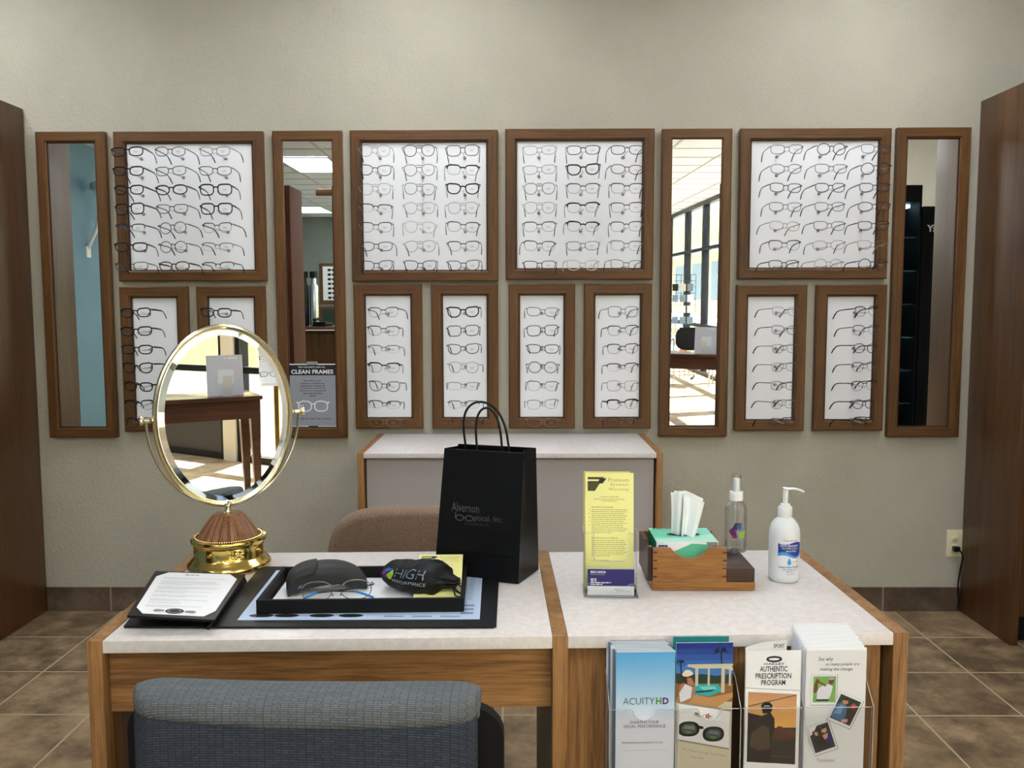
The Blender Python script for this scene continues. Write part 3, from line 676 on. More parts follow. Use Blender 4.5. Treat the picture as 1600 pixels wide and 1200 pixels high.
# spectacle case: arched block
t = thing('spectacle_case', 'dark grey arched hard spectacle case in the tray', 'spectacle case', (-.372, 1.645, ZT), .30)
def case_fn(u0, v0, L=.150, Dp=.066):
    x = (u0-.5)*L; k = 1-(2*u0-1)**2
    top = .020+.036*max(0, 1-abs(2*u0**.85-1)**2.6)**.75; bot = .013*k**1.3
    a = 2*PI*v0; c, s_ = math.cos(a), math.sin(a)
    yy = math.copysign(abs(c)**.55, c)*Dp/2*(.90+.10*k); h = (top-bot)/2; zz = (top+bot)/2+math.copysign(abs(s_)**.6, s_)*h*(1-.10*(abs(yy)/(Dp/2))**3)
    return (x, yy, zz)
mb = MB(); nu, nv_ = 28, 32
vs = [case_fn(i/(nu-1), j/nv_) for i in range(nu) for j in range(nv_)]
fs = [(i*nv_+j, i*nv_+(j+1) % nv_, (i+1)*nv_+(j+1) % nv_, (i+1)*nv_+j) for i in range(nu-1) for j in range(nv_)]+[tuple(range(nv_)), tuple((nu-1)*nv_+j for j in range(nv_))[::-1]]
mb.add(vs, fs, 'case_grey'); cb_ = mb.build('case_body', t, 50)
mb = MB()
mb.grid(lambda u, v: tuple(Vector(case_fn(.0+.34*u+.05*math.sin(PI*v)*u, .02+.46*v))+Vector((0, 0, .0022))), 10, 20, 'case_grey'); f = mb.build('flap', t, 50, False)
sm = f.modifiers.new('thick', 'SOLIDIFY'); sm.thickness = .0018; sm.offset = 0
# folded spectacles with blue tips
t = thing('eyeglasses', 'folded thin silver eyeglasses with bright blue temple tips, in the tray', 'eyeglasses', (-.338, 1.575, ZT+.0215), .16); t.rotation_euler = (-.45, 0, .16)
ms = glasses_meshes('o', 's'); link('frame_front', ms['frame_front'], t); link('lens', ms['lens_l'], t); link('lens', ms['lens_r'], t)
for s in (-1, 1):
    mb = MB(); y1 = -.004 if s < 0 else -.009
    P = [(s*.0675, -.001, .008), (s*.066, y1-.004, .006), (s*.03, y1-.010, -.001), (-s*.035, y1-.013, -.006), (-s*.052, y1-.014, -.012), (-s*.068, y1-.015, -.022 if s > 0 else -.019)]
    mb.tube(P[:4], .0013, 'gl_k', 6); mb.tube(P[3:], .0021, 'tip_blue', 6); mb.tube(P[:2], .0019, 'tip_blue', 6); mb.build('temple', t)
# soft pouch
t = thing('drawstring_pouch', 'black drawstring pouch printed High Performance, lying in the tray', 'pouch', (-.188, 1.632, ZT), -.46); t.scale = (1.30, 1.35, 1.28)
def pf(x, a, off=0):   # surface of the stuffed pouch, x along it
    k = max(0, 1-((x-.002)/.066)**2)**.42
    if x > .038: k = min(k, .62-.5*(x-.038)/.03+.06*math.sin(a*9))
    wy = .036*k; wz = .024*k*(1+.12*math.sin(x*90)); c, s_ = math.cos(a), math.sin(a)
    wr = .0011*math.sin(x*260+a*3)+.0009*math.sin(a*7+x*120)
    return Vector((x, c*(wy+wr+off), .0235+s_*(wz+wr+off) if s_ > 0 else .0235+max(-.023, s_*(wz+wr+off))))
mb = MB(); nu, nv_ = 44, 40
vs = [pf(-.064+.128*i/(nu-1), 2*PI*j/nv_) for i in range(nu) for j in range(nv_)]
fs = [(i*nv_+j, i*nv_+(j+1) % nv_, (i+1)*nv_+(j+1) % nv_, (i+1)*nv_+j) for i in range(nu-1) for j in range(nv_)]+[tuple(range(nv_)), tuple((nu-1)*nv_+j for j in range(nv_))[::-1]]
mb.add(vs, fs, 'pouch'); pb = mb.build('pouch_body', t, 60)
mb = MB()
WR = lambda v: pf(v.x, PI+.05-v.y/.030, v.z+.0012)
mb.text('HIGH', -.024, .0+.010, .050, .016, 'steelblue', 0, WR, -.012)
mb.text('PERFORMANCE', -.026, .0, .056, .0055, 'ink_light', 0, WR)
def hexlogo(mb, cx, cy, s, M, z=0):
    mb.poly([(cx-s, cy+.35*s), (cx-.35*s, cy+s), (cx+.55*s, cy+s), (cx-.1*s, cy+.35*s)], 'logo_blue', z, M)
    mb.poly([(cx-s, cy+.28*s), (cx-.12*s, cy+.28*s), (cx-.5*s, cy-.2*s), (cx-.12*s, cy-.75*s), (cx-s*.6, cy-.75*s), (cx-s*1.1, cy-.2*s)], 'logo_purple', z, M)
    mb.poly([(cx+.1*s, cy+.2*s), (cx+.65*s, cy+.9*s), (cx+s, cy+.2*s), (cx+.75*s, cy-.75*s), (cx+.05*s, cy-.75*s), (cx-.3*s, cy-.2*s)], 'logo_green', z, M)
hexlogo(mb, -.038, .012, .012, WR)
mb.build('lettering', pb, 0, False)
mb = MB(); mb.tube([(.055, 0, .024), (.062, .003, .020), (.069, .006, .012), (.070, -.002, .008), (.064, -.006, .012), (.058, -.002, .022)], .0012, 'cord', 6)
mb.tube([(.055, 0, .020), (.064, -.006, .014), (.072, -.004, .008), (.073, -.010, .006), (.066, -.012, .008), (.057, -.004, .018)], .0012, 'cord', 6); mb.build('drawstring', t)
# warranty leaflet in tray
def warranty(mb, W_, H_, M, full=True):
    mb.rect(0, 0, W_, H_, 'yellow_paper', 0, M); z = .0003
    mb.poly([(.05*W_, H_*.965), (.40*W_, H_*.965), (.33*W_, H_*.945), (.05*W_, H_*.945)], 'logo_olive', z, M)
    mb.poly([(.05*W_, H_*.93), (.33*W_, H_*.93), (.20*W_, H_*.845), (.05*W_, H_*.845)], 'logo_olive', z, M)
    mb.poly([(.30*W_, H_*.955), (.44*W_, H_*.955), (.36*W_, H_*.91), (.26*W_, H_*.91)], 'ink', z*1.5, M)
    for i, s in enumerate(('Premium', 'Eyewear', 'Warranty')): mb.text(s, W_*.90, H_*(.925-i*.042), [W_*.42, W_*.37, W_*.42][i], H_*.033, 'ink_olive', z, M, -.018, align='R')
    mb.text('A WORTHY INVESTMENT', W_*.5, H_*.79, W_*.4, H_*.010, 'ink_olive', z, M, align='C')
    lines(mb, W_*.14, H_*.772, W_*.72, 2, H_*.016, H_*.005, 'ink_olive_lt', z, M, 1, True)
    if full:
        mb.text('FEATURES OF PROGRAM', W_*.13, H_*.70, W_*.44, H_*.010, 'ink_olive', z, M, .01)
        lines(mb, W_*.13, H_*.680, W_*.76, 13, H_*.0165, H_*.0055, 'ink_olive_lt', z, M, 2)
        for k in (0, 2, 4, 6, 8): mb.disc(W_*.09, H_*(.683-k*.0165), .0008, .0008, 'ink_olive', z, M, 8)
        mb.text('EXPLANATION OF COVERAGE', W_*.13, H_*.435, W_*.54, H_*.010, 'ink_olive', z, M, .01)
        lines(mb, W_*.13, H_*.415, W_*.76, 9, H_*.0165, H_*.0055, 'ink_olive_lt', z, M, 3)
        lines(mb, W_*.12, H_*.245, W_*.76, 1, H_*.016, H_*.005, 'ink_olive_lt', z, M, 4)
t = thing('leaflet', 'yellow Premium Eyewear Warranty leaflet leaning in the tray behind the pouch', 'leaflet', (-.195, 1.548, ZT))
M = plane((0, 0, .0016), (1, .034, 0), (-.034, .18, .042)); mb = MB(); mb.box(0, .088, 0, .188, -.001, -.0002, 'yellow_edge', M); warranty(mb, .088, .188, M, False); mb.build('sheet', t, 0, False)

# ------------------------------------------------------------------ black paper carrier bag
t = thing('gift_bag', 'black paper carrier bag with grey lettering and twisted cord handles, on the left desk', 'bag', (-.07, 1.78, Z0))
q = lambda x, y: Vector((x+.07, y-1.78, 0))
bot = [q(-.175, 1.762), q(-.001, 1.703), q(.042, 1.802), q(-.132, 1.861)]
top = [q(-.153, 1.778), q(.010, 1.722), q(.036, 1.782), q(-.128, 1.838)]; BH = .263
def bp(i, k): p = bot[i].lerp(top[i], k); return Vector((p.x, p.y, BH*k))
lv = [0, .02, .33, .52, .80, .99, 1]
vs = []; ids = []
for k in lv:
    fr = k
    a, b, c, d = [bp(i, k) for i in range(4)]; gm = b.lerp(c, .5)+Vector((-.012*fr, 0, 0)).lerp(Vector((0, 0, 0)), 0); gl_ = a.lerp(d, .5)+Vector((.012*fr, 0, 0))
    row = [a, a.lerp(b, .5), b, gm, c, c.lerp(d, .5), d, gl_]
    ids.append(len(vs)); vs += row
mb = MB(); fs = []
for j in range(len(lv)-1):
    for i in range(8): fs.append((ids[j]+i, ids[j]+(i+1) % 8, ids[j+1]+(i+1) % 8, ids[j+1]+i))
fs.append(tuple(range(8))[::-1]); mb.add([tuple(v) for v in vs], fs, 'black_paper')
bb = mb.build('bag_body', t, 12); sm = bb.modifiers.new('thick', 'SOLIDIFY'); sm.thickness = .0006
# creases across the lower front
fx = (bot[1]-bot[0]).normalized(); a0, b0 = bp(0, 0), bp(1, 0); upv = (bp(0, 1)+bp(1, 1))/2-(a0+b0)/2
Mf = plane(tuple(a0), tuple(b0-a0), tuple(upv)); 
mb = MB()
for v in (.094, .052): mb.box(.004, .178, v, v+.0006, .0003, .0009, 'black', Mf)
mb.build('fold_crease', bb, 0)
mb = MB(); z = .0012
mb.text('Alvernon', .036, .136, .060, .018, 'bag_ink', z, Mf, -.008); 
mb.text('ptical, Inc.', .086, .117, .062, .015, 'bag_ink', z, Mf, -.008)
for cx in (.054, .075): mb.tube([(cx+.0085*math.cos(a), .1235+.0055*math.sin(a), 0) for a in [2*PI*i/24 for i in range(24)]], (.0003, .0008), 'bag_ink', 6, True, Mf @ T(0, 0, .0010), flat=(0, 0, 1))
mb.rect(.0625, .1235, .0665, .125, 'bag_ink', z, Mf); mb.rect(.044, .122, .0455, .134, 'bag_ink', z, Mf)
mb.text('Quality Vision Care Since 1977', .064, .110, .052, .0045, 'bag_ink', z, Mf, -.01, shear=.3)
mb.build('lettering', bb, 0, False)
def cordh(p0, pk, p1, drop=.012):
    P = []
    for i in range(29):
        a = PI*i/28; s_ = (1-math.cos(a))/2; b = p0.lerp(p1, .5+(s_-.5)*1.0); hgt = math.sin(a)**.62
        P.append(Vector((b.x, b.y, b.z))+Vector((pk.x-(p0.x+p1.x)/2, pk.y-(p0.y+p1.y)/2, 0))*hgt+Vector((0, 0, (pk.z-b.z)*hgt)))
    P = [P[0]-Vector((0, 0, .03))]+P+[P[-1]-Vector((0, 0, .03))]
    return P
za = BH-.004
def wr(x, y, z): return Vector((x+.07, y-1.78, z-Z0))
mb = MB(); mb.tube(cordh(wr(-.087, 1.797, 1.012), wr(-.066, 1.775, 1.097), wr(-.034, 1.779, 1.010)), .0024, 'cord', 8); mb.build('handle', t)
mb = MB(); mb.tube(cordh(wr(-.112, 1.842-.02, 1.012), wr(-.078, 1.79, 1.108), wr(-.020, 1.790, 1.010)), .0024, 'cord', 8); mb.build('handle', t)

# ------------------------------------------------------------------ acrylic leaflet holder
t = thing('leaflet_holder', 'clear acrylic leaflet and business card holder on the right desk', 'leaflet holder', (.176, 1.632, Z0), -.035)
mb = MB(); mb.box(-.052, .052, .060, .062, .002, .118, 'acrylic', RX(-.09)); mb.box(-.052, -.050, .018, .062, .0, .118, 'acrylic'); mb.box(.050, .052, .018, .062, 0, .118, 'acrylic'); mb.build('back_pocket', t, 0)
mb = MB(); mb.box(-.052, .052, -.012, .070, 0, .002, 'acrylic'); mb.build('base_plate', t, 0)
F_ = plane((0, .018, 0), (1, 0, 0), (0, 0, 1))
U = [(-.052, .002), (-.052, .118), (-.032, .118)]+[(-.032+.006*(1-math.cos(a)), .075-.012*math.sin(a)) for a in [PI/2*i/5 for i in range(6)]][0:]+[(.032-.006*(1-math.cos(a)), .075-.012*math.sin(a)) for a in [PI/2*(5-i)/5 for i in range(6)]]+[(.032, .118), (.052, .118), (.052, .002)]
mb = MB(); mb.prism(U, 0, .0018, 'acrylic', F_); mb.build('front_pocket', t, 0)
mb = MB(); mb.tube([(x, .0165, y) for x, y in U[1:-1]], .0008, 'acrylic_edge', 5); mb.tube([(-.051, .017, .002), (-.051, .017, .118), (-.051, .062, .118)], .0008, 'acrylic_edge', 5); mb.tube([(.051, .017, .002), (.051, .017, .118), (.051, .062, .118)], .0008, 'acrylic_edge', 5)
mb.build('polished_edge', t)
mb = MB(); Fc = plane((0, -.008, 0), (1, 0, 0), (0, 0, 1))
mb.prism([(-.047, .002), (-.047, .026), (-.036, .026), (-.031, .022), (.031, .022), (.036, .026), (.047, .026), (.047, .002)], 0, .0015, 'acrylic', Fc)
mb.box(-.047, -.0455, -.008, .010, .002, .034, 'acrylic'); mb.box(.0455, .047, -.008, .010, .002, .034, 'acrylic'); mb.tube([(-.047, -.009, .026), (-.036, -.009, .026), (-.031, -.009, .022), (.031, -.009, .022), (.036, -.009, .026), (.047, -.009, .026)], .0006, 'acrylic_edge', 5)
mb.tube([(-.047, -.010, .002), (.047, -.010, .002)], .0009, 'acrylic_edge', 5); mb.build('card_pocket', t, 0)
base = t.matrix_basis.copy(); LH = T(.176, 1.632, Z0) @ RZ(-.035)
t = thing('leaflet', 'stack of yellow Premium Eyewear Warranty leaflets standing in the acrylic holder', 'leaflet'); t.matrix_basis = LH
M = T(0, .028, .004) @ RX(-.10) @ plane((-.0475, 0, 0), (1, 0, 0), (0, 0, 1))
mb = MB(); mb.box(0, .094, 0, .226, -.0045, -.0002, 'yellow_edge', M); warranty(mb, .094, .226, M); mb.box(-.003, .088, .003, .228, -.012, -.006, 'yellow_edge', M); mb.build('sheets', t, 0, False)
t = thing('business_card', 'purple and white business cards in the front pocket of the acrylic holder', 'card'); t.matrix_basis = LH
M = T(0, -.0045, .0025) @ RX(-.04) @ plane((-.0445, 0, 0), (1, 0, 0), (0, 0, 1)); mb = MB(); mb.box(0, .089, 0, .0505, -.006, -.0002, 'paper_edge', M)
mb.rect(0, 0, .089, .018, 'white_ink', 0, M); mb.rect(0, .018, .089, .0505, 'purple_card', 0, M); z = .0003
mb.text('ERICA GARCIA', .006, .0428, .029, .0042, 'white_ink', z, M, .03); mb.text('PRACTICE MANAGER', .006, .039, .027, .0022, 'ink_light', z, M)
for i in range(4): 
    lines(mb, .006, .0305-i*.0035, (.022, .022, .076, .044)[i], 1, 1, .0018, 'white_ink', z, M, i+9)
mb.text('Alvernon', .052, .010, .016, .0034, 'ink_grey', z, M); mb.text('optical, Inc.', .055, .0055, .027, .0036, 'ink_grey', z, M)
mb.build('cards', t, 0, False)

# ------------------------------------------------------------------ wooden tissue box holder
t = thing('tissue_holder', 'wooden tissue box holder with a dark wooden bottle block', 'tissue holder', (.262, 1.666, Z0))
Wd, Dp = .1435, .142
def scoop(w, n=14, d=.021, a=.24, b=.76, top=.083):
    P = [(0, .016), (0, top)]
    for i in range(n+1): u = a+(b-a)*i/n; P.append((w*u, top-d*math.sin(PI*i/n)**.8))
    return P+[(w, top), (w, .016)]
mb = MB(); mb.prism(scoop(Wd), -.009, 0, 'box_wood_X', plane((0, 0, 0), (1, 0, 0), (0, 0, 1)))
for z_ in (.027, .043, .059, .075):
    for x_ in (.004, Wd-.004): mb.rect(x_-.004, z_-.0015, x_+.004, z_+.0015, 'walnut', .0002, plane((0, 0, 0), (1, 0, 0), (0, 0, 1)))
mb.build('front_board', t, 0)
mb = MB(); mb.prism(scoop(Wd), 0, .009, 'box_wood_X', plane((0, Dp, 0), (1, 0, 0), (0, 0, 1))); mb.build('back_board', t, 0)
for x in (-.0, Wd-.009): MB().prism(scoop(Dp-.02, d=.010, a=.12, b=.5), -.009, 0, 'walnut' if x == 0 else 'box_wood_Y', plane((x, .0095, 0), (0, 1, 0), (0, 0, 1)) @ T(0, 0, .0)).build('side_board', t, 0)
quick('base_board', t, -.001, .1995, -.002, Dp, 0, .016, 'box_wood_X', bev=.001)
R_ = .0245; cxx, cyy = .1895+.002, .144
mb = MB(); x0, x1, y0, y1 = Wd+.0005, .1985, 0, Dp; cxb, cyb = .1905-.0, .0
mb.box(x0, x1, y0, y1, .0165, .043, 'walnut', bev=.001); mb.disc((x0+x1)/2-.003, .105, .0243, .0243, 'black', .0434); mb.build('bottle_block', t, 0)
# tissue box
t = thing('tissue_box', 'green and white tissue box with one tissue pulled up, in the wooden holder', 'tissue box', (.272, 1.690, Z0+.0165))
bw, bd, bh = .122, .108, .073
mb = MB(); mb.box(0, bw, 0, bd, 0, bh, 'paper'); Tt = T(0, 0, bh+.0003); Ff = plane((0, -.0003, 0), (1, 0, 0), (0, 0, 1)); Fl = plane((-.0003, bd, 0), (0, -1, 0), (0, 0, 1)); Fr = plane((bw+.0003, 0, 0), (0, 1, 0), (0, 0, 1))
mb.rect(0, 0, bw, bd, 'kim_pale', 0, Tt); mb.poly([(0, bd*.2), (bw*.5, bd*.3), (bw, bd*.55), (bw, bd*.92), (0, bd*.92)], 'kim_teal', .0001, Tt); mb.poly([(0, bd*.35), (bw*.3, bd*.36), (bw*.5, bd*.6), (bw*.4, bd*.9), (0, bd*.9)], 'kim_green', .0002, Tt)
mb.text('KIMTECH', .008, bd*.91, .05, .008, 'ink', .0004, Tt, .03)
mb.rect(.004, bh-.012, .022, bh-.006, 'purple_card', 0, Ff); mb.text('Kimtech', .006, bh-.0105, .013, .003, 'white_ink', .0002, Ff)
mb.poly([(.012, 0), (.03, .052), (.07, .070), (.10, .068), (.118, .040), (.118, 0)], 'kim_green', 0, Ff); mb.poly([(.098, .073), (.108, .050), (.12, .060), (.12, .073)], 'peg_clip', .0002, Ff)
mb.rect(0, 0, bd, bh, 'kim_dark', 0, Fl); mb.rect(0, 0, bd, bh, 'kim_dark', 0, Fr)
mb.disc(bw*.52, bd*.52, .034, .013, 'black_matte', .0006, Tt); b = mb.build('carton', t, 0)
mb = MB()
def tf(u, v):
    w_ = .0215+.006*v; s = (u*2-1)
    x = bw*.50+s*w_+.003*math.sin(v*2)+.010*v*max(0, s); fold = math.sin(s*5.5+.6)*(.007*(1-.5*v))
    y = bd*.52+fold-.006*v; z = bh-.004+v*(.096-.016*max(0, s)**1.2-.004*(s < -.75))
    return (x, y, z)
mb.grid(tf, 30, 14, 'tissue'); mb.grid(lambda u, v: tuple(Vector(tf(u*.62+.36, v*.96))+Vector((.004*v, -.010*(1-v)-.003, -.004))), 18, 12, 'tissue')
ts = mb.build('tissue', t, 80); sm = ts.modifiers.new('thick', 'SOLIDIFY'); sm.thickness = .0004

# spray bottle
t = thing('spray_bottle', 'clear spray bottle with white cap and coloured hexagon logo, in the dark block', 'bottle', (.453, 1.790, Z0+.0437))
mb = MB(); mb.lathe([(0, 0), (.020, 0), (.0222, .002), (.0225, .086), (.0215, .093), (.0175, .101), (.0125, .106), (.011, .108), (.011, .114)], 'bottle_plastic', 36, cap=False); bo = mb.build('bottle_body', t, 40)
MB().lathe([(0, .001), (.0205, .001), (.0212, .003), (.0212, .016), (0, .016)], 'bottle_plastic', 30).build('liquid', bo)
CY = lambda v, R_=.0229: (R_*math.sin(v.x/R_), -R_*math.cos(v.x/R_), v.y)
mb = MB(); s = .0150
def hx(pts, m): mb.poly([(a*s-.0015, b*s+.047) for a, b in pts], m, 0, CY)
hx([(-.75, .35), (-.35, 1.15), (.55, 1.15), (.1, .35)], 'logo_dkblue'); hx([(.1, .35), (.55, 1.15), (.62, .3), (.3, -.15)], 'logo_blue')
hx([(-1.25, -.1), (-.85, .35), (.1, .35), (-.25, -.1)], 'logo_purple'); hx([(-1.25, -.1), (-.25, -.1), (-.0, -.9), (-.6, -1.05)], 'logo_purple'); hx([(.3, -.15), (1.25, .05), (.95, -.95), (.35, -1.05), (.2, -.6)], 'logo_green')
mb.build('logo', bo, 0, False)
mb = MB(); mb.tube([(0, 0, .112), (-.002, 0, .07), (.003, 0, .03), (.012, 0, .004)], .0016, 'acrylic_edge', 8); mb.build('dip_tube', t)
MB().lathe([(.0138, .108), (.0140, .109), (.0140, .125), (.0125, .1265), (.0095, .127), (0, .127)], 'white_plastic', 28).build('collar', t)
mb = MB(); mb.lathe([(.0075, .127), (.0072, .150), (.0065, .1535), (0, .154)], 'white_plastic', 24); mb.build('nozzle', t)
MB().lathe([(.0108, .1272), (.0098, .142), (.0092, .160), (.008, .1625), (0, .163)], 'bottle_plastic', 28).build('overcap', t)
# sanitizer
t = thing('sanitizer_bottle', 'white hand sanitizer pump bottle with a blue label, on the right desk', 'bottle', (.5385, 1.737, Z0))
mb = MB(); mb.lathe([(0, 0), (.027, 0), (.0300, .004), (.0305, .012), (.0305, .094), (.0298, .104), (.0265, .114), (.021, .122), (.0155, .127), (.0135, .1285), (.0135, .131)], 'milky', 44, cap=False); bo = mb.build('bottle_body', t, 40)
CY2 = lambda v: ((.0307+v.z)*math.sin(v.x/.0307), -(.0307+v.z)*math.cos(v.x/.0307), v.y)
mb = MB()
def gridpoly(f0, f1, xs, m, z): # strip between two curves, wrapped
    for a, b in zip(xs[:-1], xs[1:]): mb.poly([(a, f0(a)), (b, f0(b)), (b, f1(b)), (a, f1(a))], m, z, CY2)
X_ = [-.026+.052*i/16+.004 for i in range(17)]
gridpoly(lambda a: .016, lambda a: .090, X_, 'poster_white', .0000)
X2 = [-.021+.051*i/16 for i in range(17)]; wv = lambda a: .0035*math.sin((a+.022)*125)
gridpoly(lambda a: .054+wv(a), lambda a: .060+wv(a)*1.4, X2, 'label_cyan', .0002); gridpoly(lambda a: .0595+wv(a)*1.4, lambda a: .0815-wv(a)*.7, X2, 'label_blue', .0003)
mb.text('PerfectPurity', -.011, .0845, .028, .0042, 'label_blue', .0004, CY2, shear=.1); mb.text('Germ Eliminator', -.017, .0745, .038, .0055, 'white_ink', .0006, CY2, -.0)
mb.text('Kills 99.99% of Germs', -.0135, .0695, .034, .0038, 'label_yellow', .0006, CY2); mb.text('without Water', -.006, .0645, .022, .0036, 'white_ink', .0006, CY2)
mb.poly([(.0015, .037)]+[(.0015+.004*math.cos(a), .041+.004*math.sin(a)) for a in [-.3+3.7*i/8 for i in range(9)]][:0]+[(.0055, .040), (.005, .045), (.0015, .053), (-.002, .045), (-.0025, .040)], 'label_cyan', .0003, CY2)
mb.poly([(.0065, .040), (.022, .041), (.022, .0485), (.0065, .0475)], 'label_yellow', .0003, CY2); mb.text('Moisturizing', .0085, .0425, .013, .003, 'label_blue', .0005, CY2)
mb.text('Instant Hand Sanitizer', -.019, .031, .044, .005, 'label_blue', .0004, CY2, .01); lines(mb, -.013, .027, .034, 2, .004, .0015, 'steelblue', .0004, CY2, 3, True); mb.text('18 fl oz (532 mL)', -.004, .0175, .017, .003, 'label_blue', .0004, CY2)
mb.build('label', bo, 0, False)
mb = MB(); mb.lathe([(.0138, .131), (.0142, .132), (.0142, .148), (.0128, .1505), (.0095, .152), (.0095, .155), (.0, .156)], 'milky', 28); mb.build('collar', t)
mb = MB(); mb.lathe([(.0048, .154), (.0052, .180), (.0055, .183), (0, .184)], 'milky', 16); mb.tube([(-.006, 0, .1885), (-.002, 0, .187), (.004, 0, .186), (.016, -.001, .1865), (.028, -.002, .184), (.036, -.003, .180)], [(.001, .004), (.0028, .0058), (.003, .006), (.0026, .0048), (.0023, .0038), (.002, .0032)], 'milky', 10, flat=(0, 0, 1)); mb.build('pump', t)

# ------------------------------------------------------------------ brochure rack on the front of the right desk
DM = T(-.72, 1.402, 0) @ RZ(A)
t = thing('brochure_rack', 'clear acrylic four pocket brochure rack on the front of the right desk', 'brochure rack'); t.matrix_basis = DM @ T(0, 0, .455)
X0, X1 = .868, 1.306
quick('back_plate', t, X0, X1, .0145, .017, 0, .24, 'acrylic')
quick('shelf', t, X0, X1, -.045, .0145, 0, .003, 'acrylic')
px_ = [X0, .982, 1.085, 1.190, X1]
for i in range(4):
    a, b = px_[i]+.003, px_[i+1]-.003; c = (a+b)/2; hh = .187
    pts = [(a, .003), (a, hh)]
    if i < 2: pts += [(c-.020, hh)]+[(c-.018*math.cos(u), hh-.003-.016*math.sin(u)) for u in [PI*k/10 for k in range(11)]]+[(c+.020, hh)]
    pts += [(b, hh), (b, .003)]
    P = plane((0, -.045, 0), (1, 0, 0), (0, 0, 1)); mb = MB(); mb.prism(pts, -.002, 0, 'acrylic', P); fp = mb.build('front_pocket', t, 0)
    mb = MB(); mb.tube([(x, -.0455, y) for x, y in pts[1:-1]], .0008, 'acrylic_edge', 5); mb.build('polished_edge', fp)
for i, x in enumerate(px_):
    mb = MB(); P = plane((x-.001, 0, 0), (0, 1, 0), (0, 0, 1)); mb.prism([(-.046, 0), (-.046, .187), (-.010, .205+.02), (.0145, .232), (.0145, 0)], 0, .002, 'acrylic', P)
    mb.tube([(x, -.046, 0), (x, -.046, .187), (x, -.010, .225), (x, .0145, .232)], .0009, 'acrylic_edge', 5); mb.build('divider', t, 0)
def brochure(name, label, x, w, top, n, rise, art, edge='paper_edge', lean=0, dy=.004):
    t = thing(name, label, 'brochure', (0, 0, 0)); t.matrix_basis = DM @ T(x, 0, 0)
    z0 = .461
    for k in range(n, 0, -1): pass
    mb = MB()
    y = -.039
    for k in range(1, n+1):
        yy = y+k*(.048/(n+1)); dx = ((k*37) % 5-2)*.0011
        if yy < .012: mb.box(dx-.0004*k, w-.0006*k+dx, yy-.0006, yy+.0006, z0, min(top+rise*k/n, .80), edge if k % 2 else 'paper')
    if n: mb.build('copies_behind', t, 0)
    M = T(0, y, 0) @ RX(lean) @ plane((0, 0, z0), (1, 0, 0), (0, 0, 1)); h = top-z0
    mb = MB(); mb.box(0, w, 0, h, -.0014, -.0002, 'paper', M); art(mb, w, h, M); mb.build('cover', t, 0, False)
    return t
def art1(mb, w, h, M):
    for i in range(30): mb.rect(0, h-.004*(i+1), w, h-.004*i, 'sky%d' % i, 0, M)
    mb.rect(0, 0, w, h-.12, 'sky29', 0, M); z = .0004
    mb.text('ACUITY', .012, h-.089, .052, .0115, 'ink', z, M, -.012); 
    mb.text('H', .0665, h-.089, .009, .0115, 'logo_dkgreen', z, M, .035); mb.text('D', .0775, h-.089, .010, .0115, 'maroon2', z, M, .035)
    mb.text('SHARPEN YOUR', w/2-.001, h-.122, .048, .0052, 'purple_card', z, M, -.0, align='C'); mb.text('VISUAL PERFORMANCE', w/2-.001, h-.129, .070, .0052, 'purple_card', z, M, 0, align='C')
    mb.text('PERSONALIZED RECOMMENDATIONS FOR', w/2-.004, h-.156, .068, .003, 'ink', z, M, .0, align='C'); mb.rect(.010, h-.168, .085, h-.1676, 'ink_light', z, M)
